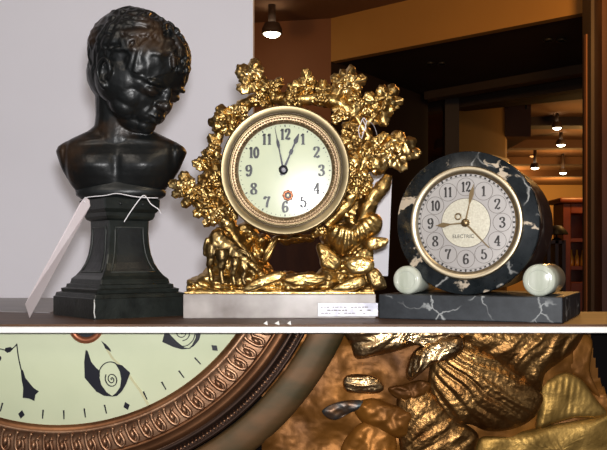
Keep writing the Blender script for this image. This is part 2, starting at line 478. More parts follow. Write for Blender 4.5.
# post at the left of the opening and the lit wall behind it
a = W(444, 260, 6.55); b2 = W(458, 260, 6.55)
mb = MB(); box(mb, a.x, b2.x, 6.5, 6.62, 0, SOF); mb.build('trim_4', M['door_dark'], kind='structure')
mb = MB(); prism(mb, [(W(459, 0, 7.3).x, 7.3), (W(505, 0, 8.2).x, 8.2), (W(507, 0, 8.4).x, 8.4), (W(455, 0, 7.5).x, 7.5)], 0, CEIL); mb.build('wall_inner', M['tan'], kind='structure')
mb = MB(); box(mb, W(505, 0, 8.2).x, W(531, 0, 8.2).x, 8.2, 14, CEIL - .30, CEIL); mb.build('ceiling_drop', M['ceil'], kind='structure')
mb = MB(); box(mb, 1.6, 9, 8.9, 9.15, CEIL - .09, CEIL); mb.build('ceiling_beam', M['umber'], kind='structure')
for i, yy in enumerate((10.6, 12.4, 14.2)):
    mb = MB(); box(mb, 1.6, 9, yy, yy + .2, CEIL - .10, CEIL); mb.build('ceiling_beam', M['ceil'], kind='structure')
# right jamb: door leaf edge, gap and wall
D0 = 4.05
def vstrip(name, x0, x1, D, m, depth, z0=0, z1=None, kind='structure'):
    mb = MB(); box(mb, W(x0, 0, D).x, W(x1, 0, D).x, D, D + depth, z0, z1 or CEIL)
    return mb.build(name, m, kind=kind)
vstrip('door_1', 586, 590.5, 3.95, M['brown'], .03, 0, W(0, 34, 3.95).z)
vstrip('trim_5', 591, 596.5, 3.9, M['door_dark'], .12)
vstrip('trim_6', 596.5, 602, 3.97, M['black'], .05)  # darkness of the gap painted as a solid black strip
vstrip('wall_side', 602, 760, 3.8, M['wood_dark'], .1)

# ceiling lights
def ceiling_light(px, py, D, r, label, m='lamp_on', on=None, h=.05):
    p = W(px, py, D)
    t = thing('ceiling_light', label, 'light', (p.x, p.y, CEIL if on is None else on))
    top = CEIL if on is None else on
    k = MB(); lathe(k, Matrix.Translation((p.x, p.y, p.z)), [(r * .8, h + .012), (r * 1.1, h * .6), (r * 1.12, 0), (r * .98, 0), (r * .98, h * .3)], 24)
    tube(k, [(p.x, p.y, p.z + h), (p.x, p.y, top)], r * .4, 10)
    k.build('lamp_housing', M['umber'], t)
    k = MB(); ellipsoid(k, (p.x, p.y, p.z + h * .1), (r * .96, r * .96, h * .55)); k.build('bulb', M[m], t)
    return t

ceiling_light(272, 34, 5.0, .052, 'round lit ceiling lamp at upper left beside the white wall edge')
ceiling_light(557, 128, 8.7, .045, 'topmost of the lit ceiling lamps seen through the wide doorway')
ceiling_light(561, 145, 10.0, .052, 'second lit ceiling lamp down through the doorway, below the brightest')
ceiling_light(535, 168, 11.5, .055, 'lit ceiling lamp just above the right shoulder of the marble clock')
ceiling_light(563, 173, 12.0, .05, 'lowest lit ceiling lamp near the far right of the doorway')
ceiling_light(532, 156, 12.2, .035, 'dim little ceiling lamp above the lamp over the marble clock', 'lamp_dim')
ceiling_light(526, 98, 7.0, .02, 'dim orange spotlight under the dark soffit', 'lamp_dim', SOF)
for px, py, D, lb in ((436, 62, 5.35, 'left dark recessed soffit fitting above the opening'), (555, 39, 4.78, 'right dark recessed soffit fitting above the opening')):
    p = W(px, py, D); p.z = SOF
    t = thing('recessed_fitting', lb, 'light', p)
    for dx in (-.035, .035):
        k = MB(); lathe(k, Matrix.Translation((p.x + dx, p.y, SOF - .012)), [(.026, .012), (.03, 0), (.022, 0), (.018, .01), (0, .01)], 20)
        k.build('lamp_ring', M['black'], t)

lamp('lobby_lamp', 'POINT', (1.15, 3.1, CEIL - .35), 32, (1, .50, .13), .08)
lamp('lobby_lamp', 'POINT', (-.6, 4.2, CEIL - .4), 6, (1, .5, .16), .06)
for x, y, e in ((2.6, 8.3, 4), (3.2, 9.6, 14), (3.4, 11.5, 20), (3.2, 14, 40), (4.5, 15.5, 40)):
    lamp('far_room_lamp', 'POINT', (x, y, CEIL - .35), e, (1, .52, .15), .08)

# far room furniture
def cab(px0, px1, py0, D):
    x0, x1, z1 = W(px0, 0, D).x, W(px1, 0, D).x, W(0, py0, D).z
    t = thing('display_cabinet', 'red-brown wooden display cabinet standing in the far lit room', 'cabinet', ((x0 + x1) / 2, D + .2, 0))
    k = MB(); wd_ = .09
    box(k, x0, x0 + wd_, D, D + .4, 0, z1, .01); box(k, x1 - wd_, x1, D, D + .4, 0, z1, .01); box(k, x0 + wd_, x1 - wd_, D, D + .4, z1 - .12, z1, .01)
    box(k, x0 + wd_, x1 - wd_, D + .36, D + .4, 0, z1 - .12); k.build('cabinet_frame', M['cherry'], t)
    k = MB(); box(k, x0 - .05, x1 + .05, D - .05, D + .45, z1, z1 + .06, .02); k.build('cornice', M['cherry'], t)
    for py in (240, 268):
        z = W(0, py, D).z; k = MB(); box(k, x0 + wd_, x1 - wd_, D + .02, D + .36, z - .02, z + .02); k.build('shelf', M['cherry'], t)
    k = MB(); box(k, x0 + wd_, x1 - wd_, D + .01, D + .05, 0, W(0, 282, D).z, .01); k.build('drawer_front', M['cherry'], t)
    return x0 + wd_, x1 - wd_, W(0, 268, D).z + .02
D = 10.0
cx0, cx1, cz = cab(563, 600, 203, D)
for i in range(4):
    x = cx0 + .05 + i * .065
    k = MB(); lathe(k, Matrix.Translation((x, D + .15, cz)), [(0, 0), (.024, 0), (.027, .02), (.026, .10), (.012, .14), (.010, .19), (0, .19)], 16)
    tag(k.build('bottle', M['amber']), 'amber glass bottle on the shelf of the far red-brown cabinet', 'bottle', 'amber bottles in the far cabinet')
D = 9.0
p = W(552, 245, D)
t = thing('wooden_rack', 'dark brown open wooden rack standing just right of the marble clock body', 'rack', (p.x, D, 0))
k = MB(); z1 = W(0, 240, D).z
for px in (541, 549, 557, 564): x = W(px, 0, D).x; box(k, x - .02, x + .02, D, D + .3, 0, z1, .004)
for z in (z1 - .04, z1 - .33, z1 - .62, .3): box(k, W(541, 0, D).x, W(564, 0, D).x, D, D + .3, z, z + .04, .004)
k.build('rack_frame', M['wood_dark'], t)
p = W(558, 232, 9.1)
t = thing('table_lamp', 'small table lamp with dark dome shade on the far wooden rack', 'lamp', (p.x, 9.1, z1 + .001))
k = MB(); lathe(k, Matrix.Translation((p.x, 9.15, z1 + .001)), [(0, 0), (.05, 0), (.045, .015), (.01, .03), (.01, .09)], 20); k.build('lamp_base', M['black'], t)
k = MB(); lathe(k, Matrix.Translation((p.x, 9.15, z1 + .06)), [(.12, 0), (.10, .04), (.05, .09), (0, .1)], 24); k.build('lamp_shade', M['black'], t)
p = W(514, 163, 8.15); dr = Vector((W(505, 0, 8.2).x - W(459, 0, 7.3).x, .9, 0)).normalized(); nn = Vector((dr.y, -dr.x, 0))
Mx = Matrix(((dr.x, nn.x, 0, 0), (dr.y, nn.y, 0, 0), (0, 0, 1, 0), (0, 0, 0, 1)))
def wp(px):
    f = (px - 459) / 46; return Vector((W(459, 0, 7.3).x + f * (W(505, 0, 8.2).x - W(459, 0, 7.3).x), 7.3 + f * .9, 0))
q = wp(497); Mx = Matrix.Translation((q.x, q.y, 0)) @ Mx
z = W(0, 172, 8.0).z
t = thing('picture_frame', 'dark red picture frame on the orange inner wall above marble clock', 'picture', (q.x + nn.x * .015, q.y + nn.y * .015, z - .14))
k = MB()
for a0, a1, b0, b1 in ((-.22, .22, .11, .14), (-.22, .22, -.14, -.11), (-.22, -.19, -.11, .11), (.19, .22, -.11, .11)):
    box(k, a0, a1, 0, .03, z + b0, z + b1, M4=Mx)
k.build('frame', M['cherry'], t)
k = MB(); box(k, -.19, .19, .002, .012, z - .11, z + .11, M4=Mx); k.build('picture', M['brown'], t)

# ------------------------------------------------------------------ white partition wall, counter, strip
bx = W(253, 0, 1.45).x
mb = MB(); box(mb, -1.6, bx, 1.45, 1.49, 1.0, CEIL); mb.build('wall_partition', M['backdrop'], kind='structure')
SE = .868
t = thing('wooden_counter', 'brown wooden counter the bust and both clocks stand on', 'counter', (0, 1.1, 0))
k = MB(); prism(k, [(-1.6, SE), (1.4, SE), (1.4, 1.075), (bx + .02, 1.085), (bx + .02, 1.55), (-1.6, 1.55)], .9921, 1.0); k.build('countertop', M['wood'], t)
k = MB(); prism(k, [(-1.58, .9005), (1.38, .9005), (1.38, 1.06), (bx, 1.06), (bx, 1.5), (-1.58, 1.5)], 0, .9920)
tag(k.build('cabinet', M['wood_dark']), 'dark wooden cabinet under the brown counter, behind the bronze close-up', 'cabinet')
k = MB(); box(k, -1.6, 1.4, .861, SE, W(0, 333, .861).z, W(0, 327, .861).z, .0006)  # white collage divider, built as a strip along the counter edge
tag(k.build('trim_7', M['white_paint']), '', ''); o = bpy.data.objects['trim_7']; del o['label']; del o['category']; o['kind'] = 'structure'
k = MB()
g = [(W(-60, 0, 1.12).x, 1.09), (W(0, 312, 1.075).x, 1.075), (W(50, 315, 1.05).x, 1.05), (W(60, 0, 1.12).x, 1.12), (bx, 1.2), (bx, 1.448), (-.7, 1.448), (-.7, 1.09)]
prism(k, g, 1.0, 1.0012); tag(k.build('grey_board', M['card']), 'thin grey board lying on the counter behind the bust', 'board')
for i, (px, w) in enumerate(((265.5, 4.5), (277, 5), (289, 4.5))):
    c = W(px, 323.4, .8672); s = .00098
    k = MB(); vs = [Vector((c.x - w / 2 * s, c.y, c.z)), Vector((c.x + w * .35 * s, c.y, c.z + 2.6 * s)), Vector((c.x + w / 2 * s, c.y, c.z - 1.8 * s))]
    vs2 = [v + Vector((0, .0008, 0)) for v in vs]
    k.add(vs + vs2, [[0, 1, 2], [3, 4, 5], [0, 1, 4, 3], [1, 2, 5, 4], [2, 0, 3, 5]], False)
    tag(k.build('paper_chip', M['chip']), ('leftmost', 'middle', 'rightmost')[i] + ' of three small white paper arrow chips on the counter edge', 'paper chip', 'white arrow chips')

# ------------------------------------------------------------------ black bust on its pedestal
th = R(37.6); PC = Vector((-.2126, 1.0170))          # pedestal centre (x, y)
root = thing('bust_statue', 'black bust of a curly haired child looking down, on a flared square pedestal', 'statue', (PC.x, PC.y, 1.0))
ex = Vector((cos(th), sin(th))); ey = Vector((-sin(th), cos(th)))
ZP = lambda py, D=.965: CZ + (HY - py) * D / F - 1.0
rows = [(0, .057), (.0215, .057), (.0222, .0555), (.0262, .0545), (.0275, .050), (.031, .0505), (.0325, .046), (.036, .0455), (.037, .0425), (.042, .0415),
        (.046, .0375), (.052, .0335), (.060, .0298), (.070, .0270), (.082, .0254), (.095, .0247), (.108, .0250), (.110, .0285), (.113, .0300), (.117, .0305), (.119, .0325),
        (.121, .0340), (.132, .0345), (.1335, .0320)]
bz = .1335
def loft(mb, rows, bev=.0012):
    vs = []; fs = []
    for z, w in rows:
        e = bev
        for (sx, sy) in ((-1, -1), (1, -1), (1, 1), (-1, 1)):
            for q in (0, 1):
                # two verts per corner (chamfer)
                if (sx, sy) in ((-1, -1), (1, 1)): dx, dy = ((0, -sy * e) if q == 0 else (-sx * e, 0))
                else: dx, dy = ((-sx * e, 0) if q == 0 else (0, -sy * e))
                x = sx * w + dx; y = sy * w + dy
                p = PC + ex * x + ey * y
                vs.append((p.x, p.y, 1 + z))
    n = 8
    for i in range(len(rows) - 1):
        for j in range(n):
            fs.append([i * n + j, i * n + (j + 1) % n, (i + 1) * n + (j + 1) % n, (i + 1) * n + j])
    fs += [list(range(n)), list(range((len(rows) - 1) * n, len(rows) * n))]
    mb.add(vs, fs, False)
k = MB(); loft(k, rows); ped = k.build('pedestal', M['pedestal'], root)
def hw(z):
    for (z0, w0), (z1, w1) in zip(rows, rows[1:]):
        if z0 <= z <= z1: return w0 + (w1 - w0) * (z - z0) / max(1e-9, z1 - z0)
    return .03
# raised border and inset panel on the two visible faces (and the hidden ones)
for fx in range(4):
    u = [ex, ey, -ex, -ey][fx]; nrm = [-ey, ex, ey, -ex][fx]
    def PP(s, z, off): 
        w = hw(z); q = PC + u * (s * (w - .0075)) + nrm * (w + off); return Vector((q.x, q.y, 1 + z))
    zs = [.050 + i * (.1005 - .050) / 14 for i in range(15)]
    k = MB()
    path = [PP(-1, z, .0003) for z in zs] + [PP(s, zs[-1], .0003) for s in (-.5, 0, .5)] + [PP(1, z, .0003) for z in reversed(zs)] + [PP(s, zs[0], .0003) for s in (.5, 0, -.5)]
    tube(k, path, .0007, 6, True); k.build('panel_border', M['pedestal_edge'], ped)
    k = MB(); vs = [PP(s, z, .0005) for z in zs for s in (-.82, .82)] + [PP(s, z, -.002) for z in zs for s in (-.82, .82)]
    n = len(zs); fs = [[2 * i, 2 * i + 1, 2 * i + 3, 2 * i + 2] for i in range(n - 1)]
    fs += [[2 * n + 2 * i, 2 * n + 2 * i + 1, 2 * n + 2 * i + 3, 2 * n + 2 * i + 2] for i in range(n - 1)]
    fs += [[2 * i, 2 * i + 2, 2 * n + 2 * i + 2, 2 * n + 2 * i] for i in range(n - 1)] + [[2 * i + 1, 2 * i + 3, 2 * n + 2 * i + 3, 2 * n + 2 * i + 1] for i in range(n - 1)]
    fs += [[0, 1, 2 * n + 1, 2 * n], [2 * n - 2, 2 * n - 1, 4 * n - 1, 4 * n - 2]]
    k.add(vs, fs, False); k.build('panel', M['bronze_black'], ped)
k = MB(); c = PC - ex * .0567 - ey * .0567
tube(k, [(c.x, c.y, 1.0215), (c.x + .0003, c.y, 1.014), (c.x - .0002, c.y, 1.008), (c.x + .001, c.y - .0002, 1.0015)], [.0004, .0007, .0006, .0009], 6); k.build('chipped_edge', M['chip'], ped)
# studs on the cap
for s in (-.45, .35):
    q = PC + ex * (.0345 * s) - ey * .0345
    k = MB(); ellipsoid(k, (q.x, q.y, 1.1265), (.002, .002, .002)); k.build('stud', M['bronze_black'], ped)
# round socle between cap and bust
BC = Vector((W(121, 0, 1.015).x, 1.015))
k = MB(); vs = []; fs = []
pr = [(0, .0, .0), (.0, .045, .030), (.004, .051, .033), (.009, .052, .034), (.012, .049, .031), (.017, .050, .030), (.020, .046, .028)]
n = 48
for (z, a, b_) in pr[1:]:
    for j in range(n):
        g = 2 * pi * j / n; vs.append((BC.x + a * cos(g), BC.y + b_ * sin(g), 1 + bz + z))
for i in range(len(pr) - 2):
    for j in range(n): fs.append([i * n + j, i * n + (j + 1) % n, (i + 1) * n + (j + 1) % n, (i + 1) * n + j])
fs += [list(range(n)), list(range((len(pr) - 2) * n, (len(pr) - 1) * n))]
k.add(vs, fs); k.build('socle', M['bronze_black'], root)

# torso, neck and head: one continuous surface
bl = MB(); Db = 1.015; mm = Db / F
trow = [(192, 77, 163, 22), (186, 72, 168, 27), (178, 67, 174, 30), (168, 62, 180, 32), (158, 58.5, 184.5, 31), (152, 56.5, 187, 28), (147, 58.5, 184, 25), (142, 66, 176, 23),
        (137, 77, 165, 21), (132, 88, 155, 20), (126, 96, 149, 19), (118, 99, 147, 18)]
vs = []; fs = []; n = 56
for (py, x0, x1, dp) in trow:
    a = (x1 - x0) / 2 * mm; c = W((x0 + x1) / 2, py, Db)
    for j in range(n):
        g = 2 * pi * j / n; cs, sn = cos(g), sin(g)
        e = .8
        vs.append((c.x + a * math.copysign(abs(cs) ** e, cs), c.y + dp * .0011 * math.copysign(abs(sn) ** .9, sn), c.z))
for i in range(len(trow) - 1):
    for j in range(n): fs.append([i * n + j, i * n + (j + 1) % n, (i + 1) * n + (j + 1) % n, (i + 1) * n + j])
fs += [list(range(n)), list(range((len(trow) - 1) * n, len(trow) * n))]
bl.add(vs, fs)
HC = W(137, 71, 1.0); S = .00109
HR = (Matrix.Rotation(R(58), 3, 'Z') @ Matrix.Rotation(R(30), 3, 'X') @ Matrix.Rotation(R(2), 3, 'Y'))
def hp(x, y, z): return HC + HR @ (Vector((x, y, z)) * S)
def hb(c, r, rot=None, sub=3): ellipsoid(bl, hp(*c), [q * S for q in r], HR if rot is None else HR @ rot, sub)
hb((0, 9, 14), (46, 55, 47), sub=4); hb((0, -20, 12), (42, 31, 36)); hb((0, -16, -18), (37, 33, 36)); hb((0, 14, -14), (38, 40, 34))
for s in (-1, 1):
    hb((s * 30, -6, -8), (15, 28, 30)); hb((s * 18, -22, -20), (20, 20, 20)); hb((s * 16, -45, 3), (13, 6, 4.5)); hb((s * 16, -43.5, -6), (9.5, 7, 6.5))
    hb((s * 20, -22, -33), (16, 17, 14)); hb((s * 5.5, -50.5, -17), (4.5, 4.5, 3.8)); hb((s * 4, -50.5, -28.5), (5.5, 5, 3.4))
    # ear: rim, lobe, tragus
    rm = [Vector((s * 45, 2, -6)), Vector((s * 48, 0, 3)), Vector((s * 50, 5, 10)), Vector((s * 50, 12, 9)), Vector((s * 49, 15, 0)), Vector((s * 47, 11, -9)), Vector((s * 45, 5, -15)), Vector((s * 43, 2, -14))]
    rm = [q + Vector((0, -12, -8)) for q in rm]; tube(bl, [hp(*q) for q in catmull(rm, 5)], 2.6 * S, 8); hb((s * 44, -8, -22), (3.5, 4.5, 4.5)); hb((s * 43, -4, -8), (3.5, 8, 10))
hb((0, -38, -28), (19, 15, 17)); hb((0, -49, -8), (6, 6, 12)); hb((0, -54, -15), (6.5, 6.5, 6)); hb((0, -49, -34), (8, 5.5, 3.6)); hb((0, -40, -43), (12, 10, 9)); hb((0, -22, 24), (39, 26, 26)); hb((0, -22, -3), (38, 28, 24)); hb((0, -24, -44), (22, 20, 13))
# neck
nk0 = W(121, 140, 1.02); nk1 = hp(0, 8, -28)
tube(bl, [nk0 + Vector((0, 0, -.01)), nk0.lerp(nk1, .5), nk1], [.033, .029, .030], 24)
HRi = HR.transposed()
# tousled locks: short fat tubes lying over the scalp
rnd = random.Random(5)
def scalp(az, el, rad=1.):
    d = Vector((cos(el) * sin(az), -cos(el) * cos(az), sin(el)))
    return Vector((0 + d.x * 46 * rad, 5 + d.y * 58 * rad, 13 + d.z * 48.5 * rad))
for i in range(170):
    az = rnd.uniform(-pi, pi); el = rnd.uniform(-.25, 1.35)
    if abs(az) < 1.2 and el < .34: el = rnd.uniform(.34, 1.0)
    if abs(abs(az) - pi / 2 + .15) < .5 and el < .15: continue
    pts = []; rr = []; a, e = az, el; n_ = 7; sw = rnd.choice((-1, 1)) * rnd.uniform(.02, .16)
    for q in range(n_):
        pts.append(hp(*scalp(a, e, 1.005))); rr.append((.5 + 1.9 * sin(pi * (q + .6) / (n_ + .4))) * S)
        e -= .075; a += (sw + .05 * (1 if az > 0 else -1)) * (.5 + .18 * q)
        if abs(a) < 1.1 and e < .16: break
    if len(pts) > 3: tube(bl, pts, rr, 7)
def sculpt(v, nrm):
    l = HRi @ (v - HC) / S; d = 0
    if v.z > nk0.z - .02:
        hairline = l.z > (12 + 8 * cos(l.x * .09) if l.y < -25 else -18 + max(0, -l.y) * .9)
        if hairline and not (abs(l.x) > 40 and -28 < l.z < 5 and -18 < l.y < 8):
            w = Vector((l.x, l.y, l.z * .35)) * .055
            s_ = noise.noise(w + Vector((3, 7, 1)))
            d += .55 * sin((math.atan2(l.x, -(l.y - 5)) * 17 + s_ * 9 + l.z * .05)) + .9 * noise.noise(l * .09)
        for s in (-1, 1):
            # eye socket crease under the brow and lid line
            q = Vector((l.x - s * 16, 0, l.z + 1.0)); 
            if l.y < -30: d -= 2.4 * math.exp(-((q.x / 9) ** 2 + (q.z / 1.9) ** 2))
            q = Vector((l.x - s * 16, 0, l.z + 9.0))
            if l.y < -30: d -= 1.0 * math.exp(-((q.x / 8) ** 2 + (q.z / 1.2) ** 2))
            q = Vector((l.x - s * 10, 0, l.z + 22))
            if l.y < -38: d -= 1.2 * math.exp(-(((q.x - s * .4 * -q.z) / 2.2) ** 2 + (q.z / 7) ** 2))
            e_ = (l - Vector((s * 48, -4, -9)))
            d -= 4.5 * math.exp(-((e_.x / 5) ** 2 + (e_.y / 4) ** 2 + (e_.z / 6.5) ** 2))
        if l.y < -42: d -= 1.8 * math.exp(-((l.x / 9) ** 2 + ((l.z + 30.8) / 1.1) ** 2))
        if l.y < -40: d -= 1.3 * math.exp(-((l.x / 7) ** 2 + ((l.z + 38) / 2) ** 2))
    return v + nrm * d * S
def sculpt2(v, nrm):
    v2 = sculpt(v, nrm)
    if v.z < nk0.z + .005 and v.y < Db:
        q = W(122, 0, Db).x; x = (v.x - q) / mm; py = HY - (v.z - CZ) / mm
        d = 5.5 * math.exp(-(((x + 25) / 20) ** 2 + ((py - 168) / 13) ** 2)) + 5 * math.exp(-(((x - 27) / 17) ** 2 + ((py - 169) / 13) ** 2))
        d -= 3 * math.exp(-((x / 5) ** 2 + ((py - 168) / 16) ** 2)) + 2 * math.exp(-(((abs(x) - 53) / 3) ** 2))
        d += 1.6 * math.exp(-(((py - 141 - abs(x) * .08) / 3) ** 2 + ((abs(x) - 24) / 17) ** 2))
        v2 = v2 + Vector((0, -1, 0)) * d * mm
    return v2
bust = remeshed(bl, .0012, 7, sculpt2).build('bust', M['bronze_body'], root)

# paper tag on a thread tied round the bust
p0 = W(84, 197, .985)
t = thing('price_tag', 'long pale paper tag leaning from the bust pedestal down to the counter', 'tag', W(29, 318, .963), 'paper tags on threads')
q = [W(80, 203, .975), W(85, 197, .975), W(89, 200, .975), W(90, 206, .972), W(29.5, 318, .962), W(25, 304, .985)]
k = MB(); off = Vector((.0002, .0009, .0002)); vs = q + [a + off for a in q]; n = 6
k.add(vs, [list(range(6)), list(range(6, 12))] + [[i, (i + 1) % n, n + (i + 1) % n, n + i] for i in range(n)], False); k.build('tag_card', M['paper_pink'], t)
k = MB(); tube(k, catmull([W(85, 203, .974), W(84, 199, .973), W(89, 197, .970), W(105, 195.5, .963), W(117, 193.5, .958), W(131, 196, .958), W(143, 197.5, .957), W(158, 198, .968)], 6), .00055, 6)
tube(k, catmull([W(124, 222, .953), W(131, 211, .952), W(139, 200, .953), W(143.5, 195.5, .954), W(147, 198, .955), W(151, 204, .953), W(158, 209, .955), W(161, 214, .957)], 6), .0006, 6)
k.build('thread', M['thread'], t)

# ------------------------------------------------------------------ gilt mantel clock
clock = thing('mantel_clock', 'ornate gilt mantel clock with round cream dial, vine leaves and a grazing goat', 'clock', W(280, 318, .985))
clock.location.z = 1.0; WL[clock.name] = clock.location.copy()
k = MB(); x0, x1 = W(183, 0, .955).x, .0785
box(k, x0, x1, .955, 1.035, 1.0, 1.0265, .0012); slab = k.build('alabaster_base', M['onyx'], clock)
k = MB(); box(k, W(318, 0, .954).x, W(378, 0, .954).x, .9538, .9556, 1.0025, W(0, 303, .954).z, .0002); pl = k.build('name_plate', M['plate'], slab)
k = MB(); rnd = random.Random(3)
for r_, (py, hgt) in enumerate(((306.6, 1.0), (309.6, 1.2), (312.8, .8))):
    x = 321
    while x < 374 - r_ * 4:
        w = rnd.uniform(1.2, 3.6)
        if rnd.random() < .75:
            a = W(x, py, .9537); b_ = W(x + w, py + hgt, .9537); box(k, a.x, b_.x, .9535, .9540, b_.z, a.z)
        x += w + .9
k.build('engraving', M['dial_line'], pl)

DC = W(285, 170.5, .945); GF = frame(DC, R(2)); px_ = .945 / F
def g(r): return r * px_
# movement case behind the dial
k = MB(); lathe(k, GF, [(g(61.5), -.004), (g(62), -.02), (g(60), -.045), (g(54), -.052), (0, -.052)], 72); k.build('movement_case', M['bezel'], clock)
k = MB(); lathe(k, GF, [(g(63), -.012), (g(64.6), -.008), (g(65), -.003), (g(64.6), .0052), (g(63.6), .0066), (g(63), .0066), (g(57.5), .0050), (g(56.8), .0042), (g(56.2), .0036), (g(55.6), .004), (g(55), .005), (g(54), .0045), (g(53.4), .001)], 120)
k.build('bezel', M['bezel'], clock)
k = MB(); lathe(k, GF, [(g(57.4), .0049), (g(56.8), .0054), (g(56.0), .0036)], 120); k.build('bezel_groove', M['bezel_line'], clock)
k = MB(); lathe(k, GF, [(g(54), .0035), (g(52.5), .0035), (g(51.5), .0022), (g(50.5), .0030), (g(49.5), .0008), (g(48), -.0005), (g(46.8), -.0012)], 120)
for i in range(110):
    a = 2 * pi * i / 110
    for (r_, s_, e_) in ((52.0, .9, .0036), (49.2, .85, .0016)):
        if r_ < 50 and i % 2: continue
        ellipsoid(k, GF @ Vector((g(r_) * cos(a), g(r_) * sin(a), e_)), (g(1.1), g(1.1), g(1.1)), None, 1)
k.build('beaded_ring', M['copper'], clock)
k = MB(); lathe(k, GF, [(g(47.5), -.0015), (g(35), -.0004), (g(15), .0002), (0, .0003)], 96); dial = k.build('dial', M['enamel'], clock)
def dz(r): return -.0004 if r > 30 else 0
for i, s in enumerate(['12', '1', '2', '3', '4', '5', '6', '7', '8', '9', '10', '11']):
    if s == '1': pass
    a = pi / 2 - i * pi / 6; rr = 36.2
    k = MB(); h = 10.6
    numeral(k, GF, s, g(rr * cos(a)), g(rr * sin(a)), g(h), .92 if len(s) == 1 else .72, .17, -.0006, .0004); k.build('numeral', M['ink'], dial)
k = MB()
for i in range(60):
    a = 2 * pi * i / 60; Rz = Matrix.Rotation(a, 4, 'Z'); s = .8 if i % 5 == 0 else .35
    q = [(44.6, -s), (44.6 + (1.8 if i % 5 == 0 else 1.1), 0), (44.6, s), (44.6 - (1.2 if i % 5 == 0 else .5), 0)]
    vs = [GF @ Rz @ Vector((g(x), g(y), z)) for z in (-.0014, -.0007) for x, y in q]
    k.add(vs, [[0, 1, 2, 3], [4, 5, 6, 7], [0, 1, 5, 4], [1, 2, 6, 5], [2, 3, 7, 6], [3, 0, 4, 7]], False)
k.build('minute_marks', M['ink'], dial)
def flat(mb, Mx, poly, z0, z1):
    n = len(poly); vs = [Mx @ Vector((x, y, z)) for z in (z0, z1) for x, y in poly]
    mb.add(vs, [list(range(n)), list(range(n, 2 * n))] + [[i, (i + 1) % n, n + (i + 1) % n, n + i] for i in range(n)], False)
def hand(Mx, px, tip, prof, z0, name, m, parent):
    """prof: (fraction along, half width) ; tip and centre in dial px"""
    t_ = Vector((tip[0], tip[1])); L = t_.length; d = t_ / L; nn_ = Vector((-d.y, d.x))
    up = [d * (L * f) + nn_ * w for f, w in prof]; dn = [d * (L * f) - nn_ * w for f, w in reversed(prof)]
    k = MB(); flat(k, Mx, [((p.x) * px, (p.y) * px) for p in up + dn], z0, z0 + .0007)
    return k.build(name, m, parent)
HM = GF @ Matrix.Translation((g(-1.5), g(0.5), 0))
hand(HM, px_, (-8.5, 42), [(-.12, 1.4), (0, 1.2), (.4, .65), (.50, .7), (.58, 1.5), (.66, 1.5), (.74, .5), (1, .25)], .0026, 'minute_hand', M['hand_black'], clock)
hand(HM, px_, (15.5, 36), [(-.15, 1.3), (0, 1.3), (.42, .8), (.46, 1.8), (.54, 1.8), (.58, .8), (.72, .9), (.80, 2.4), (.88, 1.6), (1, .3)], .0016, 'hour_hand', M['hand_black'], clock)
k = MB(); lathe(k, HM, [(g(4.6), .0005), (g(4.6), .0036), (g(3), .0044), (g(1.8), .0044)], 32); k.build('hand_collar', M['hand_black'], clock)
k = MB(); lathe(k, HM, [(g(2.2), .003), (g(1.8), .0052), (0, .0056)], 24); k.build('hand_pin', M['plate'], clock)
WM = GF @ Matrix.Translation((g(3), g(-25), 0))
k = MB(); lathe(k, WM, [(g(5.2), 0), (g(5), .0014), (g(3.6), .0018), (g(2.6), .0006)], 32)
for i in range(8): ellipsoid(k, WM @ Vector((g(4.9) * cos(i * pi / 4), g(4.9) * sin(i * pi / 4), .0008)), (g(1), g(1), g(1)), None, 1)
k.build('winding_ring', M['red_brass'], dial)
k = MB(); lathe(k, WM, [(g(2.8), .0008), (0, .0008)], 24); k.build('winding_hole', M['ink'], dial)
k = MB(); box(k, -g(.9), g(.9), -g(.9), g(.9), .0008, .0022, M4=WM); k.build('winding_arbor', M['bezel'], dial)

# casting: rocks, trunk and branches
def rough_disp(a1, f1, a2=0, f2=1, seed=0):
    o_ = Vector((seed, seed * 2.3, 0))
    def fn(v, n):
        d = a1 * noise.noise(v * f1 + o_) + a2 * (abs(noise.noise(v * f2 + o_)) - .2)
        return v + n * d
    return fn
rk = MB()
rocks = [(190, 289, 8, 5, .975), (202, 286, 12, 7, .972), (222, 284, 17, 9, .968), (245, 282, 17, 10, .965), (268, 284, 20, 7, .962), (296, 285, 22, 6, .962), (325, 283, 20, 9, .963),
         (350, 281, 18, 12, .965), (368, 279, 14, 14, .968), (379, 284, 8, 9, .972), (340, 262, 17, 12, .972), (362, 258, 18, 14, .972), (327, 254, 10, 10, .968), (372, 240, 11, 13, .975), (350, 241, 18, 14, .97),
         (240, 262, 11, 15, .985), (258, 270, 14, 9, .975), (236, 240, 12, 18, .985), (248, 232, 12, 12, .982), (226, 262, 16, 20, .992), (240, 270, 18, 14, .99), (255, 258, 9, 14, .985), (262, 248, 7, 10, .985), (214, 276, 14, 9, .985), (356, 222, 18, 18, .985), (340, 226, 14, 10, .985), (374, 258, 12, 16, .985), (372, 222, 9, 12, .985), (356, 262, 22, 18, .99), (262, 240, 9, 7, .975), (330, 238, 10, 9, .97), (300, 238.5, 14, 4, .975), (282, 240, 14, 4, .975)]
for (x, y, a, b_, D) in rocks:
    ellipsoid(rk, W(x, y, D + .018), (a * px_, .020, b_ * px_), None, 3)
rocks = []
for (x, y, a, b_, D) in [(246, 246, 13, 13, .99), (257, 256, 8, 13, .988), (255, 238, 8, 6, .985), (270, 279, 16, 8, .966), (290, 280, 16, 8, .964), (310, 279, 16, 8, .964), (328, 276, 12, 10, .965), (208, 280, 14, 9, .972), (196, 284, 10, 7, .972), (262, 272, 10, 8, .97), (350, 272, 16, 12, .966), (378, 266, 8, 12, .975), (380, 276, 8, 10, .975)]:
    ellipsoid(rk, W(x, y, D + .018), (a * px_, .020, b_ * px_), None, 3)
box(rk, x0 + .002, x1 - .002, .958, 1.028, 1.0262, 1.031)
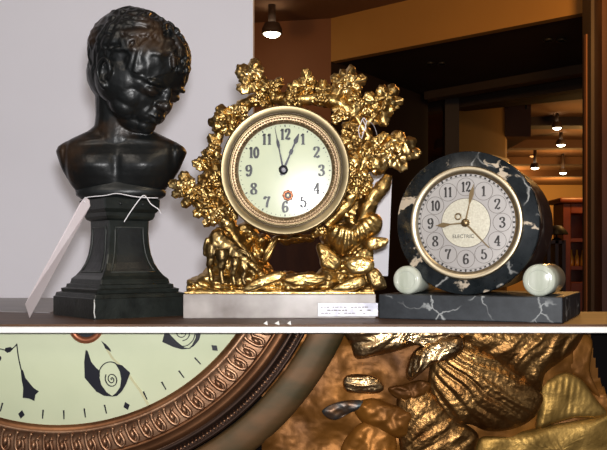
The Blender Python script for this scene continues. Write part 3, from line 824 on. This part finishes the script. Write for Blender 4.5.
def rockd(v, n):
    v = Vector(v)
    d = .0035 * noise.noise(v * 55) + .0035 * (abs(noise.noise(Vector((v.x * 50, v.y * 50, v.z * 130)) + Vector((3, 1, 2)))) - .25) + .0012 * noise.noise(v * 300)
    q = v + n * d
    if q.z < 1.0268: q.z = 1.0268
    q.x = min(max(q.x, x0 + .001), x1 - .001)
    q.y = min(max(q.y, .9565), 1.03)
    return q
remeshed(rk, .0014, 1, rockd).build('rockwork', M['gold'], clock)
k = MB(); box(k, x0 + .001, x1 - .001, .9555, 1.03, 1.0265, 1.0292, .001); k.build('base_plate', M['gold_bright'], clock)

def branch(pts, name='branch', seed=0, n=12, m='gold'):
    P = catmull([W(x, y, D) for x, y, D, r in pts], 8); rs = []
    for i in range(len(pts) - 1):
        for j in range(8): rs.append((pts[i][3] + (pts[i + 1][3] - pts[i][3]) * j / 8) * px_)
    rs.append(pts[-1][3] * px_)
    k = MB(); tube(k, P, rs, n, rough=.32, seed=seed); return k.build(name, M[m], clock)
branch([(256, 276, .985, 13), (246, 258, .985, 11), (236, 240, .985, 10), (226, 222, .982, 8.5), (214, 203, .98, 8), (207, 188, .98, 7), (209, 168, .982, 5), (215, 148, .985, 4.5), (222, 128, .985, 5), (233, 112, .985, 6)], 'trunk', 1, 16)
branch([(228, 120, .985, 5), (240, 108, .98, 6), (256, 100, .975, 6), (276, 98, .975, 6), (298, 99, .972, 7), (320, 98, .972, 7), (338, 103, .97, 8), (350, 114, .97, 8)], 'branch', 2)
branch([(350, 236, .98, 12), (353, 214, .985, 10), (356, 196, .98, 9), (359, 178, .975, 7), (367, 158, .972, 7), (369, 144, .972, 6), (361, 126, .97, 6.5), (353, 108, .97, 7), (350, 92, .97, 4)], 'trunk', 3, 16)
branch([(362, 226, .975, 9), (366, 210, .97, 9), (374, 196, .968, 8), (383, 186, .967, 7), (388, 175, .968, 3.5)], 'branch', 4)
branch([(362, 128, .97, 4), (372, 118, .97, 4), (380, 108, .97, 3)], 'branch', 5)
branch([(206, 190, .98, 5), (196, 188, .975, 4), (186, 187, .972, 3)], 'branch', 6)
branch([(270, 98, .975, 3), (262, 88, .972, 3), (256, 78, .97, 2)], 'branch', 7)
branch([(304, 98, .972, 3), (308, 88, .97, 2.5), (310, 78, .97, 2)], 'branch', 8)
branch([(352, 196, .965, 7), (346, 206, .962, 6), (336, 216, .962, 5), (326, 226, .962, 5)], 'branch', 9)

# leaf sprays: (px, py, radius px, number, spread, D)
sprays = [(253, 77, 13, 4, 8, .967), (272, 86, 11, 4, 7, .966), (309, 84, 11, 3, 6, .966), (346, 82, 13, 4, 8, .966), (356, 100, 11, 3, 6, .964), (384, 103, 14, 4, 9, .966),
          (396, 148, 16, 6, 12, .966), (378, 150, 12, 4, 7, .962), (357, 142, 12, 4, 9, .962), (352, 165, 11, 3, 8, .962), (362, 176, 9, 3, 5, .962), (222, 121, 12, 4, 7, .972), (238, 111, 11, 3, 7, .972),
          (209, 163, 11, 3, 8, .974), (216, 178, 11, 4, 8, .970), (183, 187, 11, 4, 7, .970), (193, 195, 12, 4, 7, .968), (206, 203, 12, 4, 7, .968), (216, 214, 12, 4, 7, .97),
          (325, 96, 10, 3, 8, .966), (293, 98, 9, 3, 8, .966), (340, 112, 9, 3, 6, .966), (262, 98, 9, 3, 8, .968), (345, 190, 9, 3, 6, .962), (340, 204, 9, 3, 6, .962), (222, 235, 8, 2, 4, .972), (233, 124, 10, 3, 6, .975), (213, 148, 10, 3, 6, .976), (222, 192, 11, 3, 6, .976), (229, 207, 10, 3, 6, .976), (366, 112, 10, 3, 6, .97), (350, 128, 10, 3, 6, .966), (364, 190, 10, 3, 6, .97), (372, 164, 11, 3, 7, .97), (352, 178, 10, 3, 6, .966), (206, 186, 10, 3, 6, .975), (322, 230, 8, 2, 5, .966)]
rnd = random.Random(11)
for i, (x, y, r_, n_, sp, D) in enumerate(sprays):
    k = MB(); out = Vector((x - 285, 0, -(y - 170))).normalized()
    for j in range(n_):
        a = 2 * pi * (j + rnd.random() * .5) / n_
        dx, dy = cos(a) * sp * .75, sin(a) * sp * .75
        dirv = (out * .55 + Vector((cos(a), rnd.uniform(-.3, .3), -sin(a)))).normalized()
        nr = Vector((cos(a) * rnd.uniform(-.2, .9) + rnd.uniform(-.3, .3), -1, -sin(a) * rnd.uniform(-.2, .9) + rnd.uniform(-.2, .5)))
        vine_leaf(k, W(x + dx, y + dy, D - j * .0022), r_ * px_ * rnd.uniform(.78, 1.15), dirv, nr, i * 13 + j, rnd.choice((3, 4, 5, 5)))
    for j in range(2):
        ellipsoid(k, W(x + rnd.uniform(-3, 3), y + rnd.uniform(-3, 3), D - .010), (2.2 * px_, 2.2 * px_, 2.6 * px_), None, 2)
    k.build('leaf_spray', M['gold' if i % 3 else 'gold_bright'], clock)

# grazing goat at the left
gt = MB()
def ge(x, y, a, b_, D=.958, c=8, rot=0):
    ellipsoid(gt, W(x, y, D), (a * px_, c * px_, b_ * px_), Matrix.Rotation(R(rot), 3, 'Y'), 3)
ge(218, 240, 10, 12); ge(226, 246, 14, 10, rot=32); ge(236, 254, 11, 9, rot=30); ge(245, 259, 7, 6, rot=30); ge(252, 265, 6.5, 4.5, .954, 5, 38); ge(257, 270, 4, 3, .952, 4, 40)
def gl(pts, rs, D=.955): tube(gt, catmull([W(x, y, D + d) for x, y, d in pts], 4), [q * px_ for q in rs], 10)
gl([(212, 244, 0), (211, 258, 0), (210, 268, .002), (212, 282, 0)], [6] * 4 + [4.5] * 4 + [3] * 4 + [2.6])
gl([(222, 250, -.006), (222, 262, -.006), (221, 270, -.005), (223, 284, -.006)], [6] * 4 + [4.5] * 4 + [2.6] * 4 + [2.8])
gl([(236, 258, -.005), (235, 268, -.006), (233, 276, -.005), (235, 285, -.006)], [5] * 4 + [3.5] * 4 + [2.5] * 4 + [2.8])
gl([(243, 262, 0), (245, 272, 0), (243, 278, 0), (245, 285, 0)], [4.5] * 4 + [3] * 4 + [2.4] * 4 + [2.4])
gl([(208, 238, 0), (205, 246, 0), (205, 256, 0)], [2.4] * 4 + [2.2] * 4 + [1.5])
goat = remeshed(gt, .0012, 2, rough_disp(.0004, 300, .0004, 160)).build('goat', M['gold_dark'], clock)
for s, y0 in ((-1, 257), (1, 259)):
    k = MB(); tube(k, catmull([W(249, y0, .952 + s * .002), W(246, y0 - 5, .950), W(240, y0 - 7, .950), W(236, y0 - 4, .951)], 5), [1.7 * px_] * 5 + [1.4 * px_] * 5 + [1.0 * px_] * 5 + [.4 * px_], 8); k.build('horn', M['gold_dark'], goat)

# fleece-like ribbed scroll at right, angular rock leaves below it
def ribs(cx, cy, freq, amp):
    def fn(x, y, t): 
        a = math.atan2(y - cy, x - cx); return amp * sin(a * freq + .8 * noise.noise(Vector((x, y, 0)) * .1)) + amp * .5 * noise.noise(Vector((x, y, 3)) * .5)
    return fn
k = MB(); puff(k, [(327, 226), (338, 224), (350, 228), (362, 218), (374, 213), (382, 219), (381, 230), (372, 238), (362, 243), (352, 251), (342, 256), (333, 248), (326, 238)], .965, .016, ribs(350, 205, 30, .0011), 26, per=9)
k.build('ribbed_fleece', M['gold'], clock)
def slableaf(pts, D, h, name, m, tx=0, ty=0, fr=.3):
    k = MB(); puff(k, pts, D, h, lambda x, y, t: .0006 * sin((x + y * .6) * fr * 6) + .001 * noise.noise(Vector((x, y, 5)) * .22), 8, power=5, tiltx=tx, tilty=ty); return k.build(name, M[m], clock)
slableaf([(366, 241), (373, 237), (386, 238), (388, 243), (379, 249), (368, 250)], .957, .004, 'rock_leaf', 'gold_bright', .0002, 0)
slableaf([(316, 247), (321, 243), (333, 251), (342, 262), (336, 272), (322, 268), (319, 258)], .955, .007, 'rock_leaf', 'gold')
slableaf([(345, 262), (360, 256), (374, 262), (370, 273), (352, 275)], .953, .006, 'rock_leaf', 'gold_bright')
slableaf([(243, 288), (262, 276), (281, 271), (285, 277), (264, 287), (248, 292)], .954, .005, 'rock_leaf', 'gold_bright')
slableaf([(332, 290), (348, 279), (362, 276), (366, 284), (352, 291)], .956, .005, 'rock_leaf', 'gold_bright')
slableaf([(282, 280), (304, 273), (326, 276), (320, 284), (296, 286)], .955, .004, 'rock_leaf', 'gold')
slableaf([(267, 247), (272, 240), (278, 238), (274, 250), (268, 262), (263, 262), (264, 253)], .962, .005, 'rock_leaf', 'gold')
slableaf([(366, 270), (376, 268), (384, 278), (386, 288), (374, 290), (368, 282)], .958, .006, 'rock_leaf', 'gold_dark')

# white tag behind the clock on its thread
t = thing('price_tag', 'white paper tag with punched hole hanging behind the right of the gilt clock', 'tag', W(376, 276, 1.036), 'paper tags on threads')
D = 1.042; q = [W(352, 186, D), W(361, 171, D), W(379, 171, D), W(392, 178, D), W(388, 276, D), W(352, 276, D)]
k = MB(); off = Vector((0, .0008, 0)); vs = q + [a + off for a in q]
k.add(vs, [list(range(6)), list(range(6, 12))] + [[i, (i + 1) % 6, 6 + (i + 1) % 6, 6 + i] for i in range(6)], False); k.build('tag_card', M['paper'], t)
k = MB(); c = W(369.5, 178, D - .0004); lathe(k, frame(c, 0), [(.0026, 0), (.0026, .0003), (0, .0003)], 20); k.build('punched_hole', M['ink'], t)
k = MB()
tube(k, catmull([W(367, 122, .952), W(363.5, 118, .951), W(360.5, 124, .951), W(358.5, 130, .952), W(361, 139, .953), W(364, 131, .951), W(366.5, 122, .952)], 6), .00045, 6)
tube(k, catmull([W(363, 120, .951), W(366, 128, .951), W(362, 133, .952)], 6), .00045, 6)
tube(k, catmull([W(366.5, 121, .952), W(374, 126, .975), W(378, 145, 1.01), W(371, 172, 1.03), W(369.5, 178, 1.041)], 6), .0004, 6); k.build('thread', M['thread'], t)

# ------------------------------------------------------------------ black marble clock
yw = R(23.2); sc, cc = sin(yw), cos(yw)
FR = Vector((.259, .88, 1.0)); tl = Vector((-cc, sc, 0)); bk = Vector((sc, cc, 0))
mc = thing('marble_clock', 'round black marble clock with cream veins and silvered dial on a marble slab', 'clock', FR + tl * .1 + bk * .08)
def LM(u, v, z): return FR + tl * u + bk * v + Vector((0, 0, z))
SM = Matrix.Translation(FR) @ Matrix(((-cc, sc, 0, 0), (sc, cc, 0, 0), (0, 0, 1, 0), (0, 0, 0, 1)))
k = MB(); box(k, 0, .193, 0, .17, 0, .0262, .0010, M4=SM); k.build('marble_slab', M['marble_slab'], mc)
R0 = .0765; CC = LM(.1018, .02, .1035); CC.z = 1.0262 + R0 + .0003
MF = frame(CC, yw)
k = MB(); lathe(k, MF, [(0, 0), (R0 - .0008, 0), (R0, -.0008), (R0, -.018), (R0 - .0008, -.0188)], 120); k.build('marble_front', M['marble'], mc)
k = MB(); lathe(k, MF, [(R0 - .002, -.0188), (R0 - .0022, -.122), (R0 - .006, -.130), (0, -.132)], 120); k.build('marble_drum', M['marble_drum'], mc)
kb = .0608 / 57
def q_(r): return r * kb
k = MB(); lathe(k, MF, [(q_(57), 0), (q_(57), .0018), (q_(56.4), .0040), (q_(55.4), .0046), (q_(50.8), .0034), (q_(49.8), .0018), (q_(49), .0012)], 120); k.build('bezel', M['bezel_gold'], mc)
k = MB(); lathe(k, MF, [(q_(51), .0012), (0, .0013)], 96); d2 = k.build('dial', M['silver_dial'], mc)
k = MB(); lathe(k, MF, [(q_(24.5), .0016), (0, .0016)], 72); k.build('dial_centre', M['gold_dial'], d2)
k = MB()
def ringf(k, Mx, r0, r1, z, n=72): lathe(k, Mx, [(r0, z - .0003), (r0, z), (r1, z), (r1, z - .0003)], n, smooth=False)
ringf(k, MF, q_(24.3), q_(24.9), .0018); ringf(k, MF, q_(48.9), q_(49.2), .0015); ringf(k, MF, q_(46.2), q_(46.5), .0015)
k.build('ring_lines', M['dial_line'], d2)
k = MB()
for i in range(60):
    Rz = Matrix.Rotation(2 * pi * i / 60, 4, 'Z'); w = .9 if i % 5 == 0 else .55
    if i % 5 == 0: box(k, q_(46.2), q_(49), -q_(w), q_(w), .0010, .0016, M4=MF @ Rz)
    else: box(k, q_(47), q_(48.6), -q_(1.1), q_(1.1), .0010, .0016, M4=MF @ Rz)
k.build('minute_marks', M['dial_ink'], d2)
for i, s in enumerate(['12', '1', '2', '3', '4', '5', '6', '7', '8', '9', '10', '11']):
    a = pi / 2 - i * pi / 6; cx, cy = q_(36) * cos(a), q_(36) * sin(a)
    k = MB(); numeral(k, MF, s, cx, cy, q_(9.8), .95 if len(s) == 1 else .72, .13, .0010, .0017); n0 = k.build('numeral', M['dial_ink'], d2)
    k = MB(); ringf(k, MF @ Matrix.Translation((cx, cy, 0)), q_(8.7), q_(9.15), .0016, 36); k.build('numeral_circle', M['dial_line'], n0)
def text_mesh(s, size, Mx, name, m, parent):
    cu = bpy.data.curves.new('t', 'FONT'); cu.body = s; cu.size = size; cu.align_x = 'CENTER'; cu.align_y = 'CENTER'; cu.extrude = .0001
    o = bpy.data.objects.new('t', cu); col.objects.link(o)
    me = bpy.data.meshes.new_from_object(o.evaluated_get(bpy.context.evaluated_depsgraph_get()))
    k = MB(); k.add([Mx @ v.co for v in me.vertices], [list(p.vertices) for p in me.polygons], False)
    bpy.data.objects.remove(o); bpy.data.meshes.remove(me)
    return k.build(name, m, parent)
text_mesh('ELECTRIC', q_(5.0), MF @ Matrix.Translation((-q_(2.5), -q_(13.5), .0018)), 'lettering', M['dial_ink'], d2)
MH = MF @ Matrix.Translation((0, 0, 0))
pk = kb
hand(MH, pk, (8.5, 38), [(-.1, 1), (0, 1), (.3, .7), (.5, .6), (.62, 1.7), (.75, 2.3), (.86, 1.6), (.94, .5), (1, .3)], .0038, 'hour_hand', M['brass_hand'], mc)
hand(MH, pk, (-30, -2.5), [(-.1, 1), (0, 1), (.3, .7), (.5, .6), (.62, 1.6), (.75, 2.6), (.88, 1.4), (.94, .5), (1, .3)], .0030, 'minute_hand', M['brass_hand'], mc)
hand(MH, pk, (24, -25), [(-.1, 1.2), (0, 1.0), (.5, .7), (1, .45)], .0046, 'second_hand', M['brass_hand'], mc)
hd = MB(); lathe(hd, MH @ Matrix.Translation((-q_(7.2), q_(6.4), .0042)), [(q_(2.2), 0), (q_(2.5), .0006), (q_(3.4), .0006), (q_(3.6), 0)], 20); hd.build('hand_counter_ring', M['brass_hand'], mc)
k = MB(); lathe(k, MH, [(q_(4.2), .0012), (q_(4), .0052), (q_(2.5), .0064), (0, .0066)], 32); k.build('hand_cap', M['brass_hand'], mc)
# flanking onyx rollers
for (u, v, r_, L, lb) in ((.025, .012, .0166, .088, 'right'), (.1655, .012, .0155, .085, 'left')):
    c = LM(u, v, .0262 + r_); k = MB(); fr = frame(c, yw)
    lathe(k, fr, [(0, .0), (r_ - .0035, 0), (r_ - .0012, -.0008), (r_, -.003), (r_, -L + .002), (r_ - .002, -L), (0, -L)], 48)
    o = k.build('onyx_roller', M['onyx_green'], mc)
    k = MB(); lathe(k, fr, [(r_ * .62, .0002), (r_ * .66, .0007), (r_ * .70, .0002)], 40); k.build('roller_rim', M['onyx_green'], o)

# ------------------------------------------------------------------ large relief of the clock's lower right, fixed under the counter edge
zt = W(0, 333.2, .861).z; zb = W(0, 475, .88).z; xl = W(-25, 0, .88).x
CL = [((0, 0, zt), (0, 0, 1)), ((0, 0, zb), (0, 0, -1)), ((xl, 0, 0), (-1, 0, 0))]
xr = W(632, 0, .88).x
CLR = CL + [((xr, 0, 0), (1, 0, 0))]
rel = thing('clock_relief', 'large close-up section of aged bronze clock with cream dial below the white strip', 'clock', (0, .90, zb))
k = MB(); box(k, xl, xr, .8965, .900, zb, zt); k.build('backing', M['deep_shade'], rel)  # near-black sheet painted as the shade behind the relief
BD = .880; bp = BD / F; RC = W(57, 205, BD); RF = frame(RC, 0)
def rlathe(name, prof, m, n=260, extra=None, parent=None):
    k = MB(); lathe(k, RF, [(r * bp, h) for r, h in prof], n)
    if extra: extra(k)
    return k.build(name, m, parent or rel, clip=CLR)
bd = rlathe('dial', [(226, -.008), (226, -.006), (221, -.0022), (150, -.001), (60, 0), (0, 0)], M['big_enamel'])
def angd(a, r): return Vector((r * sin(R(a)), -r * cos(R(a)), 0))   # angle from straight down
rlathe('inner_slope', [(219.5, -.0035), (221, -.0012), (224, .0014), (226, .002)], M['big_copper'])
def eggs(k):
    N = 106
    for i in range(N):
        a = 2 * pi * i / N
        Rz = RF @ Matrix.Rotation(a, 4, 'Z')
        loop = [(229, -4.0), (233, -5.4), (240, -5.2), (246, -3.8), (249.5, 0), (246, 3.4), (240, 2.6), (235, 1.2), (233.5, 3.6)]
        tube(k, [Rz @ Vector((x * bp, y * bp, .0034)) for x, y in [(p.x, p.y) for p in catmull([(a_, b_, 0) for a_, b_ in loop], 3)]], 1.9 * bp, 7)
        ellipsoid(k, Rz @ Vector((241 * bp, -1.2 * bp, .0030)), (2.6 * bp, 6.5 * bp, 2.6 * bp), Matrix.Rotation(0, 3, 'X') if False else (Rz.to_3x3() @ Matrix(((0, 1, 0), (1, 0, 0), (0, 0, 1)))), 1)
rlathe('leaf_moulding', [(226, .002), (228, .0028), (229, .0012), (236, .0018), (246, .0020), (250.5, .0014)], M['big_eggs'], 220, eggs)
rlathe('copper_ring', [(250.5, .0014), (252, .0040), (254, .0040), (255, .0026), (259, .0036), (262, .0026), (264, .0008)], M['big_copper'])
def beads(k):
    N = 400
    for i in range(N):
        a = 2 * pi * i / N
        if not (.9 * pi < (a + 0) or True): continue
        p = RF @ Vector((273.3 * bp * cos(a), 273.3 * bp * sin(a), .0002))
        if p.z > zt + .002 or p.x < xl - .002: continue
        ellipsoid(k, p, (1.45 * bp,) * 3, None, 1)
rlathe('dark_ring', [(264, .0008), (266, .0022), (269, .0020), (271, -.0006), (275.5, -.0006), (277, .0010), (279, .0006), (280, -.004)], M['big_steel'])
k = MB(); beads(k); k.build('beading', M['big_eggs'], rel, clip=CLR)
rlathe('outer_ring', [(281.5, -.007), (282, .0014), (284, .0032), (291, .0044), (302, .0046), (311, .0030), (315, -.001), (316, -.006), (316, -.012)], M['big_green'])
# painted numerals 7, 6, 5 and minute track, in px round the dial centre
def pxl(x, y): return ((x - 57) * bp, -(y - 205) * bp)
def ink(name, polys=(), strokes=(), m='big_ink'):
    k = MB()
    for P in polys:
        P = [pxl(*p) for p in P]; n = len(P)
        z = -.0013
        vs = [RF @ Vector((x, y, zz)) for zz in (-.0035, z + .0006) for x, y in P]
        k.add(vs, [list(range(n)), list(range(n, 2 * n))] + [[i, (i + 1) % n, n + (i + 1) % n, n + i] for i in range(n)], False)
    for P, w in strokes:
        Q = catmull([(*pxl(*p), 0) for p in P], 6)
        ribbon(k, RF, [(p.x, p.y) for p in Q], w * .2 * bp, w * bp, -.0035, -.0006)
    return k.build(name, M[m], bd, clip=CLR)
ink('numeral', [[(20.5, 371), (22.5, 370), (25, 378), (33, 388), (38.5, 391.5), (35, 395), (34, 401), (28.5, 398.5), (22.5, 398), (23, 388), (21.5, 380)]],
    [([(16.5, 344), (18, 356), (20, 366), (22, 374)], .9), ([(16.5, 344.5), (13, 348), (8, 350.5), (0, 349)], .9)])
ink('numeral', [[(5, 348), (10, 347), (13, 349), (10, 352), (7, 353), (4.5, 351)], [(0, 356), (1.2, 358), (0, 361), (-3, 361), (-3, 357)]])
def spiral(cx, cy, r0, turns, st, sx=1, sy=1, rot=0):
    out = []
    for i in range(int(turns * 14) + 1):
        t_ = i / 14; a = st + 2 * pi * t_; r_ = r0 * t_ / turns
        x, y = r_ * cos(a) * sx, r_ * sin(a) * sy
        out.append((cx + x * cos(rot) - y * sin(rot), cy + x * sin(rot) + y * cos(rot)))
    return out
ink('numeral', [[(85.5, 350), (87.5, 351), (91, 362), (96, 368), (99.5, 371), (99, 377), (101, 385), (106, 392), (112, 396.5), (104, 396), (96, 391.5), (84.5, 378), (84, 362)],
                [(115, 363.5), (122, 365.5), (130, 373), (126, 384), (122, 391), (117, 396), (111, 396.8), (116, 393), (120, 387), (121, 379), (119.5, 371)]],
    [(spiral(111.5, 379.5, 7.8, 2.3, 2.2, .85, 1.05, -.25), .8), ([(99, 377), (99.5, 370), (104, 364), (110, 362), (116, 364), (120, 371)], .9)])
ink('numeral', [[(101, 341), (106, 344.5), (110, 349), (111, 352), (105, 348.5), (103.5, 345)]])
ink('numeral', [[(163, 326), (169, 333.5), (176, 341), (184, 347.5), (191, 348.5), (182, 349.5), (173, 347), (162, 342), (164, 335)],
                [(197, 326), (201, 333), (199, 340), (194, 346), (188, 349.3), (192, 345), (195.5, 338), (195.5, 331)]],
    [(spiral(182, 333, 8.5, 2.2, .6, 1, .95), .8), ([(169, 334), (172, 341), (179, 346), (187, 345.5), (193, 340), (195, 333)], .8)])
k = MB()
def rad_quad(a, r0, r1, w, diamond=False):
    d = angd(a, 1); nv = Vector((-d.y, d.x, 0)); 
    if diamond: P = [d * r0, d * ((r0 + r1) / 2) + nv * w, d * r1, d * ((r0 + r1) / 2) - nv * w]
    else: P = [d * r0 - nv * w, d * r0 + nv * w, d * r1 + nv * w * .7, d * r1 - nv * w * .7]
    P = [(p.x * bp, p.y * bp) for p in P]
    vs = [RF @ Vector((x, y, z)) for z in (-.004, -.0012) for x, y in P]
    k.add(vs, [[0, 1, 2, 3], [4, 5, 6, 7], [0, 1, 5, 4], [1, 2, 6, 5], [2, 3, 7, 6], [3, 0, 4, 7]], False)
for i in range(-15, 75):
    a = 19.0 + (i - 20) * 5.75
    if not -60 < a < 120: continue
    if (i - 20) % 5 == 0: rad_quad(a, 208.5, 217, 3.2, True)
    else: rad_quad(a, 205.5, 214.5, .75)
k.build('minute_marks', M['big_ink'], bd, clip=CLR)
# winding ring
WR = RF @ Matrix.Translation((*pxl(86, 326), -.001))
k = MB(); lathe(k, WR, [(17.5 * bp, 0), (17.5 * bp, .002), (15.5 * bp, .0036), (12.5 * bp, .0036), (11 * bp, .001)], 64); k.build('winding_ring', M['red_brass'], bd, clip=CLR)
k = MB(); lathe(k, WR, [(12.5 * bp, .0012), (0, .0012)], 40); k.build('winding_hole', M['ink'], bd, clip=CLR)
k = MB(); ribbon(k, RF, [pxl(104, 345), pxl(112, 358), pxl(126, 372), pxl(140, 391), pxl(148, 405)], 1 * bp, 1.3 * bp, -.003, -.0010); k.build('stain_line', mat('cream_stain', (.50, .48, .28), rough=.4), bd)

# bronze ground and bosses at right
def nz(s, f, a): return lambda x, y, t: a * noise.noise(Vector((x, y, s)) * f) + a * .5 * noise.noise(Vector((x, y, s + 5)) * f * 2.4)
k = MB(); nx_, ny_ = 150, 74; vs = []
for j in range(ny_ + 1):
    for i in range(nx_ + 1):
        x = 262 + (632 - 262) * i / nx_; y = 328 + (478 - 328) * j / ny_
        h = .004 + .006 * noise.noise(Vector((x, y, 0)) * .021) + .0028 * noise.noise(Vector((x, y, 9)) * .06) + .0008 * noise.noise(Vector((x, y, 4)) * .25)
        if x > 570 and y < 395: h -= .014 * min(1, (x - 570) / 25) * min(1, (395 - y) / 15)
        p = W(x, y, .889); vs.append(p + Vector((0, -max(h, -.006), 0)))
nV = len(vs); vs += [Vector((v.x, .8965, v.z)) for v in vs]
fs = []
for j in range(ny_):
    for i in range(nx_):
        if 262 + 370 * i / nx_ > 592 + max(0, 328 + 150 * j / ny_ - 345) * .25 and 328 + 150 * j / ny_ < 402: continue
        a = j * (nx_ + 1) + i; fs.append([a, a + 1, a + nx_ + 2, a + nx_ + 1])
k.add(vs[:nV], fs); k.build('bronze_ground', M['big_bronze'], rel, clip=CLR, recalc=False)
def boss(pts, D, h, name, m, fn=None, rings=24, per=10, power=2.4, **kw):
    k = MB(); puff(k, pts, D, h, fn, rings, per=per, power=power, **kw); return k.build(name, M[m], rel, clip=CLR)
def ribfn(cx, cy, n, amp, wob=.6, sub=0):
    def fn(x, y, t):
        a = math.atan2(y - cy, x - cx); r_ = sqrt((x - cx) ** 2 + (y - cy) ** 2)
        w = noise.noise(Vector((x, y, 0)) * .03)
        s_ = sin(a * n + w * 4 * wob + r_ * .012)
        return amp * (s_ * .8 + .35 * sin(a * n * 2.1 + w * 9)) + amp * .5 * noise.noise(Vector((x, y, 7)) * .28)
    return fn
# big ribbed fleece: upper and lower lobes
boss([(446, 322), (500, 318), (560, 316), (584, 326), (576, 348), (562, 360), (545, 374), (541, 392), (527, 388), (505, 372), (478, 356), (455, 340)], .881, .017, 'ribbed_fleece', 'big_fleece', ribfn(640, 210, 64, .0010), 34, 14, power=2.2)
boss([(440, 338), (462, 334), (492, 350), (520, 370), (541, 392), (542, 404), (532, 419), (512, 429), (488, 431), (470, 424), (452, 424), (436, 408), (428, 384), (432, 358)], .880, .016, 'ribbed_fleece', 'big_fleece', ribfn(400, 330, 46, .0011), 34, 14, power=2.2)
boss([(398, 392), (416, 384), (438, 396), (458, 418), (478, 434), (476, 452), (486, 480), (430, 490), (404, 460), (398, 430)], .881, .012, 'ribbed_fleece', 'big_fleece', ribfn(340, 500, 60, .0010), 26, 12, power=2.4)
boss([(346, 326), (400, 320), (462, 322), (468, 336), (456, 347), (438, 352), (440, 343), (415, 345), (396, 351), (376, 355), (357, 358), (351, 345)], .878, .012, 'gilt_leaf', 'big_gold', ribfn(430, 300, 26, .0012), 20, 10, power=3, cx=400, cy=336)
boss([(413, 352), (426, 343), (444, 334), (463, 336), (464, 350), (452, 360), (432, 364), (418, 374), (409, 380), (406, 370)], .874, .013, 'gilt_leaf', 'big_gold', ribfn(405, 390, 16, .0014), 20, 10, power=3)
boss([(343, 381), (348, 375), (362, 374), (376, 377), (384, 387), (378, 393), (362, 393), (346, 391)], .880, .006, 'gilt_leaf', 'big_gold', ribfn(300, 383, 50, .0005), 14, 10, power=3)
boss([(388, 388), (404, 384), (420, 380), (432, 384), (426, 396), (410, 402), (396, 398)], .879, .006, 'bronze_knob', 'big_bronze', nz(2, .1, .003), 14, 8)
boss([(354, 405), (372, 398), (392, 404), (416, 412), (420, 430), (400, 438), (378, 432), (360, 420)], .880, .009, 'bronze_knob', 'big_bronze', nz(4, .07, .004), 18, 8)
boss([(322, 411), (338, 402), (360, 400), (372, 404), (352, 412), (334, 420)], .879, .004, 'blue_tarnished_knob', 'big_blue', nz(6, .09, .002), 12, 8)
boss([(350, 432), (370, 420), (392, 430), (396, 452), (380, 480), (352, 480), (340, 455)], .880, .009, 'bronze_knob', 'big_bronze', nz(8, .07, .003), 16, 8)
boss([(541, 384), (552, 376), (566, 372), (582, 380), (594, 396), (607, 412), (600, 418), (575, 418), (552, 424), (536, 428), (538, 410)], .886, .006, 'flat_leaf', 'big_leaf', lambda x, y, t: .00022 * sin(x * 1.0 + y * .15) + .0012 * noise.noise(Vector((x, y, 2)) * .06), 18, 10, power=7)
boss([(478, 440), (510, 434), (545, 426), (590, 418), (622, 412), (640, 450), (630, 490), (540, 492), (480, 480)], .885, .008, 'flat_leaf', 'big_leaf', lambda x, y, t: .0003 * sin(x * .9 - y * .5) + .0016 * noise.noise(Vector((x, y, 2)) * .05), 24, 10, power=6)
boss([(560, 350), (577, 334), (592, 340), (590, 372), (602, 402), (584, 384), (568, 372)], .888, .005, 'flat_leaf', 'big_bronze', nz(3, .1, .001), 14, 8, power=5)

bpy.context.view_layer.update()
